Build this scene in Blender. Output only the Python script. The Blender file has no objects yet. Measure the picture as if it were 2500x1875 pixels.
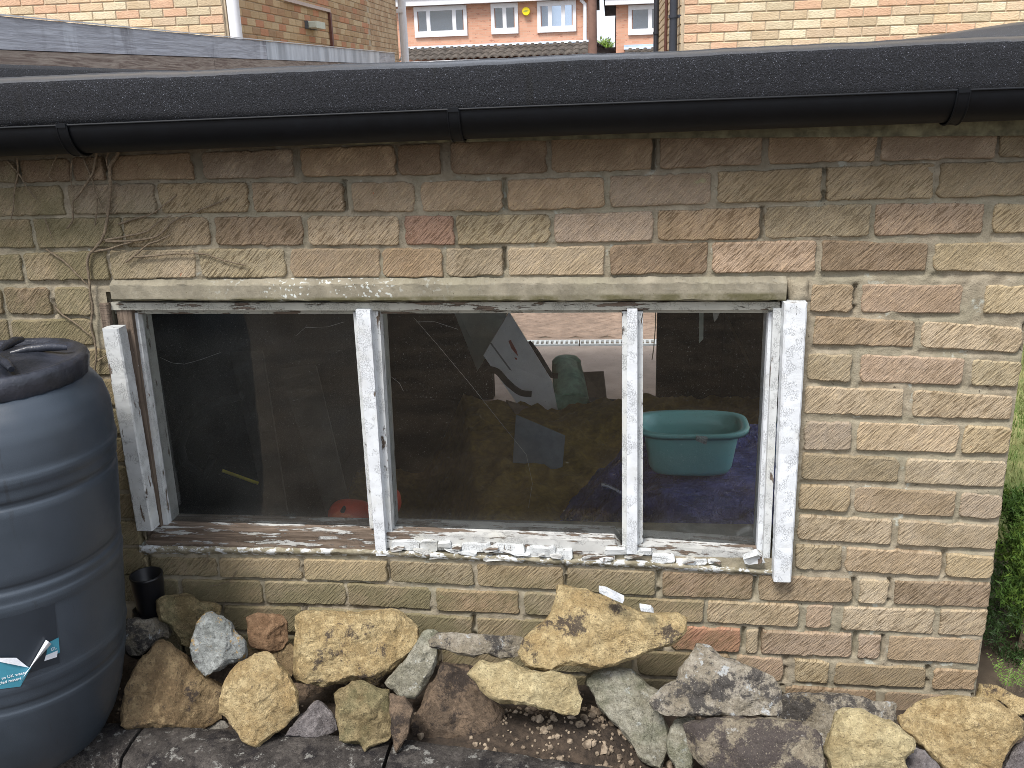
import bpy, math, random
from mathutils import Vector, Matrix, noise
random.seed(7)
scene = bpy.context.scene
COL = scene.collection

# ------------------------------------------------------------------ camera
FPX = 2267.6                       # focal length in pixels of the 2500 px wide photograph
CAM = Vector((0.2401, -2.0119, 0.1739))
ROT = Matrix.Rotation(0.1117, 3, 'Z') @ Matrix.Rotation(-0.3082, 3, 'X') @ Matrix.Rotation(0.0340, 3, 'Y')
cd = bpy.data.cameras.new('camera'); cam = bpy.data.objects.new('camera', cd); COL.objects.link(cam)
cd.sensor_width = 36; cd.lens = 36*FPX/2500; cd.clip_start = .05; cd.clip_end = 600
m3 = Matrix((ROT.col[0], ROT.col[2], -ROT.col[1])).transposed()
cam.matrix_world = Matrix.Translation(CAM) @ m3.to_4x4()
scene.camera = cam

# ------------------------------------------------------------------ light
SUN_EL, SUN_AZ = math.radians(58), math.radians(205)   # azimuth clockwise from +Y
world = bpy.data.worlds.new('World'); scene.world = world; world.use_nodes = True
wn = world.node_tree; wn.nodes.clear()
sky = wn.nodes.new('ShaderNodeTexSky'); sky.sky_type = 'NISHITA'; sky.sun_disc = False
sky.sun_elevation = SUN_EL; sky.sun_rotation = SUN_AZ; sky.dust_density = 4; sky.air_density = 1.0
bw = wn.nodes.new('ShaderNodeRGBToBW')
tint = wn.nodes.new('ShaderNodeMix'); tint.data_type = 'RGBA'; tint.inputs[0].default_value = .68
mul = wn.nodes.new('ShaderNodeMix'); mul.data_type = 'RGBA'; mul.blend_type = 'MULTIPLY'; mul.inputs[0].default_value = 1
mul.inputs[0].default_value = 1; mul.blend_type = 'MIX'; mul.inputs[7].default_value = (5.4, 5.75, 6.35, 1)   # even cloud layer
bg = wn.nodes.new('ShaderNodeBackground'); bg.inputs[1].default_value = .125
wo = wn.nodes.new('ShaderNodeOutputWorld')
wn.links.new(sky.outputs[0], bw.inputs[0]); wn.links.new(sky.outputs[0], tint.inputs[6]); wn.links.new(bw.outputs[0], mul.inputs[6])
wn.links.new(mul.outputs[2], tint.inputs[7]); wn.links.new(tint.outputs[2], bg.inputs[0]); wn.links.new(bg.outputs[0], wo.inputs[0])
sd = bpy.data.lights.new('sun', 'SUN'); sd.energy = 2.3; sd.angle = math.radians(16); sd.color = (1, .965, .92)
sun = bpy.data.objects.new('sun', sd); COL.objects.link(sun)
sdir = Vector((math.sin(SUN_AZ)*math.cos(SUN_EL), math.cos(SUN_AZ)*math.cos(SUN_EL), math.sin(SUN_EL)))
sun.rotation_euler = sdir.to_track_quat('Z', 'Y').to_euler(); sun.location = sdir*20
vs = scene.view_settings; vs.view_transform = 'Standard'; vs.look = 'None'; vs.gamma = 1; vs.use_curve_mapping = False
vs.exposure = 0.94
scene.cycles.filter_width = .9; scene.cycles.use_denoising = True; scene.cycles.denoising_prefilter = 'NONE'; scene.cycles.max_bounces = 8; scene.cycles.transparent_max_bounces = 12

# ------------------------------------------------------------------ helpers
def at(px, py, Y=None, Z=None, X=None):
    """world point seen at photograph pixel (px,py) on the given plane"""
    d = ROT @ Vector(((px-1250)/FPX, 1, -(py-937.5)/FPX))
    t = (Y-CAM.y)/d.y if Y is not None else (Z-CAM.z)/d.z if Z is not None else (X-CAM.x)/d.x
    return CAM + d*t
def atn(px, py, P, n):
    d = ROT @ Vector(((px-1250)/FPX, 1, -(py-937.5)/FPX))
    return CAM + d*((P-CAM).dot(n)/d.dot(n))
def lerp(pts, x):
    if x <= pts[0][0]: a, b = pts[0], pts[1]
    elif x >= pts[-1][0]: a, b = pts[-2], pts[-1]
    else:
        for a, b in zip(pts, pts[1:]):
            if a[0] <= x <= b[0]: break
    return a[1] + (b[1]-a[1])*(x-a[0])/(b[0]-a[0])
def N3(x, y=0, z=0): return noise.noise(Vector((x, y, z)))
ORG = {}
def tag(o, label=None, cat=None, group=None, kind=None):
    if label: o['label'] = label
    if cat: o['category'] = cat
    if group: o['group'] = group
    if kind: o['kind'] = kind
    return o
def thing(name, label, cat, loc, group=None):
    o = bpy.data.objects.new(name, None); COL.objects.link(o); o.location = loc; o.empty_display_size = .05
    ORG[o] = Vector(loc); return tag(o, label, cat, group)
class MB:
    def __init__(s): s.v = []; s.f = []; s.sm = []
    def add(s, vs, fs, smooth=False):
        n = len(s.v); s.v += [Vector(p) for p in vs]; s.f += [tuple(i+n for i in f) for f in fs]; s.sm += [smooth]*len(fs); return s
    def box(s, a, b):
        x0, y0, z0 = a; x1, y1, z1 = b
        return s.hexa([(x0,y0,z0),(x1,y0,z0),(x1,y0,z1),(x0,y0,z1)], [(x0,y1,z0),(x1,y1,z0),(x1,y1,z1),(x0,y1,z1)])
    def hexa(s, f, b):
        n = len(f)
        return s.add(list(f)+list(b), [tuple(range(n)), tuple(range(2*n-1, n-1, -1))] + [(i, i+n, (i+1) % n+n, (i+1) % n) for i in range(n)])
    def bev(s, a, b, r=.003):
        """box with a chamfered front (min y) face"""
        x0, y0, z0 = a; x1, y1, z1 = b
        B = [(x0,y1,z0),(x1,y1,z0),(x1,y1,z1),(x0,y1,z1)]; M = [(x0,y0+r,z0),(x1,y0+r,z0),(x1,y0+r,z1),(x0,y0+r,z1)]
        Fr = [(x0+r,y0,z0+r),(x1-r,y0,z0+r),(x1-r,y0,z1-r),(x0+r,y0,z1-r)]
        fs = [(8,9,10,11),(3,2,1,0)]
        for k in (0, 4):
            for i in range(4): j = (i+1) % 4; fs.append((k+i, k+j, k+4+j, k+4+i))
        return s.add(B+M+Fr, fs)
    def tube(s, pts, r, seg=8, cap=True):
        pts = [Vector(p) for p in pts]; rs = r if isinstance(r, (list, tuple)) else [r]*len(pts)
        vs = []; fs = []; up = None
        for i, p in enumerate(pts):
            t = (pts[min(i+1, len(pts)-1)]-pts[max(i-1, 0)]).normalized()
            if up is None: up = t.orthogonal().normalized()
            up = (up-t*up.dot(t)).normalized(); w = t.cross(up)
            for k in range(seg):
                a = 2*math.pi*k/seg; vs.append(p+(up*math.cos(a)+w*math.sin(a))*rs[i])
        for i in range(len(pts)-1):
            for k in range(seg):
                k2 = (k+1) % seg; fs.append((i*seg+k, i*seg+k2, (i+1)*seg+k2, (i+1)*seg+k))
        s.add(vs, fs, True)
        if cap: s.add(vs[:seg], [tuple(range(seg-1, -1, -1))]); s.add(vs[-seg:], [tuple(range(seg))])
        return s
    def lathe(s, prof, seg=64, ax=lambda z: (0, 0), cap=False):
        vs = []; fs = []
        for r, z in prof:
            cx, cy = ax(z)
            for k in range(seg):
                a = 2*math.pi*k/seg; vs.append((cx+r*math.cos(a), cy+r*math.sin(a), z))
        for i in range(len(prof)-1):
            for k in range(seg):
                k2 = (k+1) % seg; fs.append((i*seg+k, i*seg+k2, (i+1)*seg+k2, (i+1)*seg+k))
        s.add(vs, fs, True)
        if cap: s.add(vs[-seg:], [tuple(range(seg))])
        return s
    def grid(s, nu, nv, fn, smooth=True, keep=None):
        vs = [fn(u/nu, v/nv) for v in range(nv+1) for u in range(nu+1)]
        fs = [(v*(nu+1)+u, v*(nu+1)+u+1, (v+1)*(nu+1)+u+1, (v+1)*(nu+1)+u) for v in range(nv) for u in range(nu) if keep is None or keep((u+.5)/nu, (v+.5)/nv)]
        return s.add(vs, fs, smooth)
    def build(s, name, mat, parent=None, label=None, kind=None, cat=None, group=None):
        me = bpy.data.meshes.new(name)
        if parent is not None: og = ORG[parent]
        else:
            xs = [p.x for p in s.v]; ys = [p.y for p in s.v]
            og = Vector(((min(xs)+max(xs))/2, (min(ys)+max(ys))/2, min(p.z for p in s.v)))
        me.from_pydata([p-og for p in s.v], [], s.f); me.polygons.foreach_set('use_smooth', s.sm)
        me.materials.append(mat); me.update()
        o = bpy.data.objects.new(name, me); COL.objects.link(o)
        if parent is not None: o.parent = parent
        else: o.location = og
        ORG[o] = og
        return tag(o, label, cat, group, kind)

def fr(pts_px, Y0, Y1):
    """prism: outline given in photograph pixels lying on plane Y0, carried straight back to Y1"""
    f = [at(x, y, Y=Y0) for x, y in pts_px]
    return f, [Vector((p.x, Y1, p.z)) for p in f]

# ------------------------------------------------------------------ materials
class NT:
    def __init__(s, name):
        s.m = bpy.data.materials.new(name); s.m.use_nodes = True; s.t = s.m.node_tree; s.t.nodes.clear()
        s.out = s.n('ShaderNodeOutputMaterial'); s.p = s.n('ShaderNodeBsdfPrincipled'); s.l(s.p.outputs[0], s.out.inputs[0])
        s.pos = s.n('ShaderNodeNewGeometry').outputs['Position']
    def n(s, t): return s.t.nodes.new(t)
    def l(s, a, b): s.t.links.new(a, b)
    def val(s, sock, v):
        if hasattr(v, 'is_output') or hasattr(v, 'links'): s.l(v, sock)
        else: sock.default_value = (*v, 1) if isinstance(v, (tuple, list)) and len(v) == 3 and sock.type == 'RGBA' else v
    def noise(s, sc, det=6, rough=.6, vec=None, dist=0):
        n = s.n('ShaderNodeTexNoise'); n.inputs['Scale'].default_value = sc; n.inputs['Detail'].default_value = det
        n.inputs['Roughness'].default_value = rough; n.inputs['Distortion'].default_value = dist
        s.l(vec or s.pos, n.inputs['Vector']); return n.outputs[0]
    def vor(s, sc, feat='F1', vec=None):
        n = s.n('ShaderNodeTexVoronoi'); n.feature = feat; n.inputs['Scale'].default_value = sc; s.l(vec or s.pos, n.inputs['Vector']); return n.outputs[0]
    def ramp(s, fac, a, b, c0=0., c1=1.):
        n = s.n('ShaderNodeMapRange'); n.inputs[1].default_value = a; n.inputs[2].default_value = b; n.inputs[3].default_value = c0; n.inputs[4].default_value = c1
        n.interpolation_type = 'SMOOTHSTEP'; s.l(fac, n.inputs[0]); return n.outputs[0]
    def mix(s, f, a, b, mode='MIX'):
        n = s.n('ShaderNodeMix'); n.data_type = 'RGBA'; n.blend_type = mode
        s.val(n.inputs[0], f); s.val(n.inputs[6], a); s.val(n.inputs[7], b); return n.outputs[2]
    def math(s, op, a, b=0., c=0.):
        n = s.n('ShaderNodeMath'); n.operation = op; s.val(n.inputs[0], a); s.val(n.inputs[1], b); s.val(n.inputs[2], c); return n.outputs[0]
    def sep(s, v=None):
        n = s.n('ShaderNodeSeparateXYZ'); s.l(v or s.pos, n.inputs[0]); return n.outputs
    def comb(s, x, y, z):
        n = s.n('ShaderNodeCombineXYZ'); s.val(n.inputs[0], x); s.val(n.inputs[1], y); s.val(n.inputs[2], z); return n.outputs[0]
    def mapping(s, scale=(1,1,1), rot=(0,0,0), vec=None):
        n = s.n('ShaderNodeMapping'); n.inputs['Scale'].default_value = scale; n.inputs['Rotation'].default_value = rot; s.l(vec or s.pos, n.inputs[0]); return n.outputs[0]
    def bump(s, h, dist=.002, st=1.):
        n = s.n('ShaderNodeBump'); n.inputs['Strength'].default_value = st; n.inputs['Distance'].default_value = dist; s.l(h, n.inputs['Height'])
        if s.p.inputs['Normal'].links: s.l(s.p.inputs['Normal'].links[0].from_socket, n.inputs['Normal'])
        s.l(n.outputs[0], s.p.inputs['Normal']); return s
    def set(s, col=None, rough=None, spec=None, metal=None):
        if col is not None: s.val(s.p.inputs['Base Color'], col)
        if rough is not None: s.val(s.p.inputs['Roughness'], rough)
        if spec is not None: s.p.inputs['Specular IOR Level'].default_value = spec
        if metal is not None: s.p.inputs['Metallic'].default_value = metal
        return s
def g(c, k): return tuple(min(1, x*k) for x in c)
def simple(name, col, rough=.6, var=.25, sc=30, bump=.0006, spec=.4, metal=0, det=6):
    t = NT(name); n = t.noise(sc, det); n2 = t.noise(sc/7, 4)
    c = t.mix(t.ramp(n, .3, .7), g(col, 1-var), g(col, 1+var)); c = t.mix(t.ramp(n2, .35, .65, 0, .5), c, g(col, 1-var*1.2))
    t.set(c, rough, spec, metal)
    if bump: t.bump(t.noise(sc*2, det), bump)
    return t.m

def mk_brick():
    t = NT('rustic_brick'); oi = t.n('ShaderNodeObjectInfo'); base = oi.outputs['Color']; rnd = oi.outputs['Random']
    # diagonal comb marks
    v = t.mapping((1, 1, 1), (0, math.radians(46), 0))
    off = t.comb(t.math('MULTIPLY', rnd, 7.), 0., 0.)
    va = t.n('ShaderNodeVectorMath'); va.operation = 'ADD'; t.l(v, va.inputs[0]); t.l(off, va.inputs[1])
    vm = t.mapping((24, 1, 235), (0, 0, 0), va.outputs[0])
    groove = t.noise(1, 3, .6, vm, .25)
    vm2 = t.mapping((60, 1, 420), (0, 0, 0), va.outputs[0]); gr2 = t.noise(1, 2, .6, vm2)
    c0_ = None; fine = t.noise(420, 3, .75); med = t.noise(45, 6, .6); big = t.noise(9, 4, .6)
    c = t.mix(t.ramp(med, .35, .7, 0, .55), base, t.mix(1., base, (1.28, 1.22, 1.12), 'MULTIPLY'))
    c = t.mix(t.ramp(big, .42, .68, 0, .6), c, t.mix(1., base, (.72, .68, .60), 'MULTIPLY'))
    c = t.mix(t.ramp(fine, .56, .66, 0, .35), c, t.mix(1., base, (1.35, 1.3, 1.2), 'MULTIPLY')); c = t.mix(t.ramp(fine, .44, .34, 0, .4), c, t.mix(1., base, (.6, .56, .5), 'MULTIPLY'))
    # light ridges, darker grooves
    groove_dark = t.ramp(groove, .475, .405); c = t.mix(t.math('MULTIPLY', groove_dark, t.ramp(t.math('ADD', rnd, t.noise(7, 3)), .6, 1.2, .20, .72)), c, t.mix(1., base, (.36, .31, .25), 'MULTIPLY'))
    lig = t.ramp(groove, .56, .62, 0, .55); c = t.mix(lig, c, t.mix(1., base, (1.35, 1.3, 1.15), 'MULTIPLY'))
    # red clay spots and black pits
    vs_ = t.noise(75, 3, .5); c = t.mix(t.ramp(vs_, .735, .77, 0, .75), c, (.40, .11, .045))
    pit = t.noise(240, 2, .5, t.mapping((1, 1, 1.5))); c = t.mix(t.ramp(pit, .70, .76, 0, .75), c, (.04, .03, .02))
    gl = t.noise(520, 1, .5); c = t.mix(t.ramp(gl, .74, .78, 0, .8), c, (.75, .68, .52))
    # algae: greener towards the ivy corner and the damp foot of the wall
    s = t.sep(); mossn = t.noise(6, 5, .65)
    left = t.ramp(s[0], -.55, -1.05); low = t.ramp(s[2], -.93, -1.02); m1 = t.math('MAXIMUM', left, t.math('MULTIPLY', low, t.ramp(s[0], .75, .3)))
    mk = t.math('MULTIPLY', t.math('ADD', t.math('MULTIPLY', m1, .75), .12), t.ramp(mossn, .30, .58))
    c = t.mix(t.math('MULTIPLY', mk, .8), c, (.155, .142, .075))
    lich = t.noise(13, 5, .6); c = t.mix(t.math('MULTIPLY', t.ramp(lich, .66, .75), .5), c, (.36, .40, .20))
    # darker towards the top, under the gutter
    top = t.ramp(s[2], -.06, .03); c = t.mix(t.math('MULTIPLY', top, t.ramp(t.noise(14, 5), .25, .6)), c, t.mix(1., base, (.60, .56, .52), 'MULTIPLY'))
    t.set(c, .92, .2)
    t.bump(t.math('ADD', t.math('MULTIPLY', groove, 1.), t.math('MULTIPLY', gr2, .4)), .006, 1.)
    t.bump(fine, .0014, .8); t.bump(med, .003, .6)
    return t.m
def mk_mortar():
    t = NT('mortar'); n = t.noise(30, 6); n2 = t.noise(7, 5); c = t.mix(t.ramp(n, .3, .7), (.235, .20, .145), (.375, .325, .24))
    c = t.mix(t.ramp(n2, .4, .62, 0, .7), c, (.25, .23, .165)); c = t.mix(t.ramp(t.noise(120, 3), .66, .72, 0, .8), c, (.05, .04, .03))
    s = t.sep(); li = t.math('MULTIPLY', t.ramp(t.noise(26, 4, .6), .60, .68), t.ramp(t.noise(4, 3), .45, .6)); c = t.mix(t.math('MULTIPLY', li, .75), c, (.46, .48, .42))
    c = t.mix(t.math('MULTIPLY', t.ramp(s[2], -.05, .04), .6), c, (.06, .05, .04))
    t.set(c, .95, .15); t.bump(t.noise(60, 6, .7), .004); t.bump(t.noise(400, 3, .7), .001); return t.m
def mk_concrete():
    t = NT('lintel_concrete'); c = t.mix(t.ramp(t.noise(16, 6), .35, .65), (.20, .18, .135), (.30, .27, .205))
    c = t.mix(t.ramp(t.noise(4, 5), .45, .65, 0, .5), c, (.19, .18, .125))
    s = t.sep(); area = t.math('MULTIPLY', t.ramp(t.math('ABSOLUTE', t.math('ADD', s[0], .40)), .32, .05), t.ramp(s[2], -.20, -.225))
    li = t.math('MULTIPLY', t.ramp(t.noise(95, 3, .5), .57, .63), t.math('ADD', t.math('MULTIPLY', t.math('MULTIPLY', area, t.ramp(t.noise(11, 2), .40, .56)), .9), .04))
    c = t.mix(li, c, (.56, .59, .56)); c = t.mix(t.ramp(t.noise(170, 2), .68, .73, 0, .7), c, (.07, .055, .03))
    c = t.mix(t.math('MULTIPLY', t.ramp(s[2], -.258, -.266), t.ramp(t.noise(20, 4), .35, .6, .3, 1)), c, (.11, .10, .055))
    t.set(c, .93, .2); t.bump(t.noise(50, 6, .7), .002); t.bump(t.noise(350, 3), .0006); return t.m
def mk_paint(name, wear, white=(.62, .64, .64), seed=0., hor=False):
    t = NT(name); v = t.comb(seed, seed*2, 0.); va = t.n('ShaderNodeVectorMath'); va.operation = 'ADD'; t.l(t.pos, va.inputs[0]); t.l(v, va.inputs[1]); P = va.outputs[0]
    wood = t.mix(t.ramp(t.noise(1, 5, .6, t.mapping((8, 140, 140) if hor else (140, 140, 8), vec=P)), .35, .65), (.085, .062, .045), (.19, .145, .11))
    pw = t.mix(t.ramp(t.noise(25, 5, vec=P), .35, .7), g(white, .86), white); pw = t.mix(t.ramp(t.noise(7, 4, vec=P), .5, .75, 0, .6), pw, (.50, .49, .42))
    cr = t.vor(330, 'DISTANCE_TO_EDGE', t.mapping((1, 1, .5), vec=t.mapping((1, 1, 1), vec=P))); cr2 = t.ramp(t.math('ADD', cr, t.ramp(t.noise(30, 4, vec=P), .45, .6, 0, .2)), .0, .10)
    pw = t.mix(t.math('SUBTRACT', 1., cr2), pw, g(white, .55))
    pe = t.noise(1, 7, .68, t.mapping((9, 42, 60) if hor else (42, 42, 9), vec=P)); k = .70-wear
    f = t.ramp(pe, k, k+.018)
    t.set(t.mix(f, pw, wood), t.mix(f, (.45,)*3, (.9,)*3), .4)
    t.bump(t.math('SUBTRACT', 1., f), .0022); t.bump(cr2, .0006, .8); t.bump(t.noise(220, 3, vec=P), .0005); return t.m
def mk_felt(name='mineral_felt', sheen=False):
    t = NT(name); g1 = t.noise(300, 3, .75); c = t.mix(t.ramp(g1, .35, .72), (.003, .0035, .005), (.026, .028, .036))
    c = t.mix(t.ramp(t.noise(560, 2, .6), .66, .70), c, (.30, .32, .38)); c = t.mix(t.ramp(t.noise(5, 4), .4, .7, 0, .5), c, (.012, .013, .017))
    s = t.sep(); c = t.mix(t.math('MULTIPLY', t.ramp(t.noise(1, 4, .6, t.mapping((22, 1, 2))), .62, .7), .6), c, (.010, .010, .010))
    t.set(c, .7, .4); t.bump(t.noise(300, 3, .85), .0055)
    if sheen: t.p.inputs['Coat Weight'].default_value = 1; t.p.inputs['Coat Roughness'].default_value = .42  # glossy coat added to give this felt copy a bright sheen
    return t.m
def mk_rock(name, A, B, dark, da, white=(.62, .60, .52), wa=.0, seed=0, green=0.):
    t = NT(name); v = t.comb(float(seed), seed*3., 1.); va = t.n('ShaderNodeVectorMath'); va.operation = 'ADD'; t.l(t.pos, va.inputs[0]); t.l(v, va.inputs[1]); P = va.outputs[0]
    n = t.noise(17, 8, .65, P); c = t.mix(t.ramp(n, .35, .66), A, B)
    c = t.mix(t.ramp(t.noise(70, 6, .7, P), .38, .64, 0, .6), c, g(A, .58)); c = t.mix(t.ramp(t.noise(42, 5, .6, P), .56, .66, 0, .5), c, g(B, 1.25))
    dn = t.noise(13, 9, .75, P); k = .66-da*.34; d = t.ramp(dn, k, k+.07); c = t.mix(t.math('MULTIPLY', d, .88), c, dark)
    if wa: wnn = t.noise(24, 8, .75, P); k = .70-wa*.25; c = t.mix(t.ramp(wnn, k, k+.05, 0, .9), c, white)
    if green: c = t.mix(t.ramp(t.noise(8, 5, .6, P), .5, .62, 0, green), c, (.14, .17, .09))
    c = t.mix(t.ramp(t.noise(230, 3, .7, P), .57, .66, 0, .6), c, g(dark, .8)); c = t.mix(t.ramp(t.noise(260, 3, .7, t.mapping((1, 1, 1), (.4, .2, 0), P)), .60, .68, 0, .5), c, g(B, 1.3))
    t.set(c, .95, .2); t.bump(t.noise(26, 9, .75, P), .022, 1.); t.bump(t.noise(120, 6, .8, P), .007); return t.m
M = {}
M['brick'] = mk_brick(); M['mortar'] = mk_mortar(); M['concrete'] = mk_concrete(); M['felt'] = mk_felt(); M['felt_sheen'] = mk_felt('sheen_mineral_felt', True)
M['paint'] = mk_paint('flaking_white_paint', .10); M['paint_worn'] = mk_paint('mostly_bare_painted_wood', .27, (.55, .56, .54), 3.)
M['paint_clean'] = mk_paint('thick_white_paint', .035, (.70, .73, .76), 5.); M['bare'] = mk_paint('bare_rotten_wood', .36, (.5, .5, .48), 9.)
M['head'] = mk_paint('grimy_white_paint', .12, (.42, .41, .35), 13., True); M['bare_l'] = mk_paint('bare_left_rail_wood', .26, (.5, .5, .48), 23., True); M['bare_h'] = mk_paint('rotten_rail_wood', .17, (.5, .5, .48), 19., True)
M['cement'] = simple('white_speckled_cement', (.36, .35, .30), .95, .4, 45, .004)
def mk_sill():
    t = NT('sill_mortar'); c = t.mix(t.ramp(t.noise(30, 6), .35, .65), (.16, .14, .09), (.30, .27, .20)); c = t.mix(t.ramp(t.noise(38, 6, .7), .50, .56, 0, .9), c, (.62, .64, .64))
    t.set(c, .9, .3); t.bump(t.noise(60, 6), .004); return t.m
M['sill'] = mk_sill()
M['gutter'] = simple('black_gutter_plastic', (.004, .005, .007), .5, .25, 25, .0003, .22)
M['batten'] = simple('weathered_olive_batten', (.15, .14, .085), .9, .5, 40, .002)
M['vine'] = simple('dry_vine_stem', (.20, .155, .105), .9, .4, 200, .001)
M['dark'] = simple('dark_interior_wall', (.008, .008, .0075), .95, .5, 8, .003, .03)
M['black'] = simple('black_rubber', (.008, .008, .009), .7, .3, 40, .0005)
M['pipe_black'] = simple('black_pipe_plastic', (.008, .008, .010), .35, .2, 40, 0)
def mk_glass(name, dust, edge):
    t = NT(name); t.t.nodes.remove(t.p); tr = t.n('ShaderNodeBsdfTransparent'); tr.inputs[0].default_value = (.96, .97, .965, 1)
    gl = t.n('ShaderNodeBsdfGlossy'); gl.inputs['Roughness'].default_value = .02; fr_ = t.n('ShaderNodeFresnel'); fr_.inputs[0].default_value = 1.5
    m1 = t.n('ShaderNodeMixShader'); t.l(fr_.outputs[0], m1.inputs[0]); t.l(tr.outputs[0], m1.inputs[1]); t.l(gl.outputs[0], m1.inputs[2])
    df = t.n('ShaderNodeBsdfDiffuse'); df.inputs[0].default_value = (.50, .52, .50, 1)
    s = t.sep(); d = t.math('MULTIPLY', t.ramp(t.noise(5, 5, .6), .25, .75, .4, 1.5), dust)
    d = t.math('ADD', d, t.math('MULTIPLY', t.ramp(s[2], -.80, -.89), edge)); d = t.math('ADD', d, t.math('MULTIPLY', t.ramp(t.noise(300, 2, .5), .70, .73), .30))
    d = t.math('ADD', d, t.math('MULTIPLY', t.ramp(t.noise(60, 6, .8), .60, .78), dust))
    m2 = t.n('ShaderNodeMixShader'); t.l(d, m2.inputs[0]); t.l(m1.outputs[0], m2.inputs[1]); t.l(df.outputs[0], m2.inputs[2]); t.l(m2.outputs[0], t.out.inputs[0]); return t.m
M['glass_dusty'] = mk_glass('dusty_glass', .013, .05); M['glass'] = mk_glass('old_glass', .0015, .05)

# ================================================================== GROUND
terr = MB().add([(-150, 4.56, -2.06), (150, 4.56, -2.06), (150, 300, -2.06), (-150, 300, -2.06)], [(0, 1, 2, 3)])
terr.add([(-150, -150, -1.34), (150, -150, -1.34), (150, 0.02, -1.34), (-150, 0.02, -1.34)], [(0, 1, 2, 3)])
terr.add([(1.0, 0.02, -1.34), (150, 0.02, -1.34), (150, 4.56, -1.34), (1.0, 4.56, -1.34)], [(0, 1, 2, 3)])
terr.add([(1.0, 4.56, -1.34), (150, 4.56, -1.34), (150, 4.56, -2.06), (1.0, 4.56, -2.06)], [(0, 1, 2, 3)])
terr.add([(-150, 0.02, -2.06), (1.0, 0.02, -2.06), (1.0, 4.56, -2.06), (-150, 4.56, -2.06)], [(0, 1, 2, 3)])
terr.build('ground', simple('earth', (.10, .075, .05), .95, .4, 4, .01), kind='structure')

# ================================================================== GARAGE
garage = thing('garage', 'buff brick garage with flat black felt roof and an old white window', 'garage', (0, 2.2, -2.0))
# ---- wall of mortar
XE = 1.118
wall = MB().box((-2.2, .022, -1.5), (-.93, .10, .13)).build('wall', M['mortar'], garage)
BR = []
W0, W1, WZ0, WZ1 = -.93, .655, -.905, -.245     # opening
# ---- bricks
BC = {'t': (.36, .275, .185), 'o': (.30, .25, .165), 'b': (.245, .185, .13), 'r': (.32, .195, .15), 'p': (.445, .37, .265), 'k': (.42, .32, .24),
      'y': (.41, .345, .225), 'R': (.39, .21, .14), 'g': (.315, .26, .20)}
_m = [sum(c[i] for c in BC.values())/len(BC) for i in range(3)]
BC = {k: tuple(c[i]*.74+_m[i]*.26 if k != 'R' else c[i] for i in range(3)) for k, c in BC.items()}
ROWS = []   # (top line, bottom line, [(left, right, colour)...]) in photograph pixels
def row(top, bot, s, cols):
    ROWS.append((top, bot, [(a, b, c) for (a, b), c in zip(s, cols)]))
row([(0, 392), (452, 372), (995, 352), (1400, 331), (1952, 303), (2495, 276)],
    [(72, 446), (275, 441), (470, 439), (709, 433), (845, 431), (1062, 427), (1315, 425), (1496, 416), (1581, 415), (1726, 408), (1852, 403), (1997, 399), (2117, 396), (2262, 389), (2424, 387), (2500, 385)],
    [(-40, 38), (47, 170), (177, 253), (269, 470), (492, 718), (734, 964), (970, 1076), (1098, 1337), (1345, 1592), (1611, 1861), (1876, 2141), (2153, 2437), (2443, 2560)], 'gbbtgtbbtbtgo')
row([(72, 455), (275, 448), (506, 446), (723, 445), (917, 445), (1134, 443), (1315, 436), (1460, 432), (1545, 428), (1689, 423), (1834, 414), (1979, 410), (2117, 405), (2262, 398), (2442, 395)],
    [(72, 528), (253, 521), (470, 522), (687, 517), (809, 517), (1062, 518), (1206, 519), (1315, 511), (1460, 508), (1581, 505), (1725, 499), (1870, 495), (1972, 492), (2153, 487), (2280, 485), (2406, 481)],
    [(-60, 154), (166, 378), (387, 606), (616, 837), (859, 1012), (1026, 1226), (1237, 1476), (1487, 1738), (1751, 2007), (2018, 2282), (2292, 2560)], 'ogottttgooo')
row([(72, 535), (253, 531), (434, 531), (687, 528), (881, 527), (1062, 527), (1242, 527), (1423, 521), (1545, 517), (1725, 510), (1834, 507), (1972, 502), (2081, 499), (2226, 495), (2370, 497), (2479, 497)],
    [(36, 607), (253, 606), (434, 600), (687, 600), (881, 600), (1062, 600), (1242, 597), (1423, 592), (1545, 589), (1725, 589), (1834, 586), (1942, 580), (2117, 578), (2262, 570), (2406, 570)],
    [(-80, 78), (85, 297), (303, 512), (525, 740), (750, 975), (988, 1109), (1115, 1344), (1352, 1595), (1605, 1856), (1867, 2126), (2136, 2403), (2424, 2560)], 'ootbpryktoky')
row([(0, 622), (145, 615), (362, 609), (579, 607), (808, 607), (1062, 607), (1279, 606), (1460, 600), (1545, 597), (1689, 593), (1834, 591), (1979, 586), (2081, 588), (2226, 595), (2370, 593)],
    [(36, 686), (181, 688), (362, 679), (615, 678), (760, 678), (917, 678), (1062, 678), (1315, 673), (1400, 674), (1617, 670), (1834, 667), (1943, 664), (2117, 662), (2262, 662), (2442, 665)],
    [(-100, 52), (60, 262), (268, 478), (487, 696), (709, 928), (933, 1080), (1089, 1228), (1240, 1476), (1489, 1729), (1738, 1993), (2006, 2265), (2280, 2560)], 'oopyttppbkby')
# left of the window
row([(0, 703), (230, 700)], [(0, 767), (225, 772)], [(-95, 4), (12, 123), (134, 221)], 'bbo')
row([(0, 782), (230, 778)], [(0, 842), (230, 843)], [(-90, 22), (32, 226)], 'oo')
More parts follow.
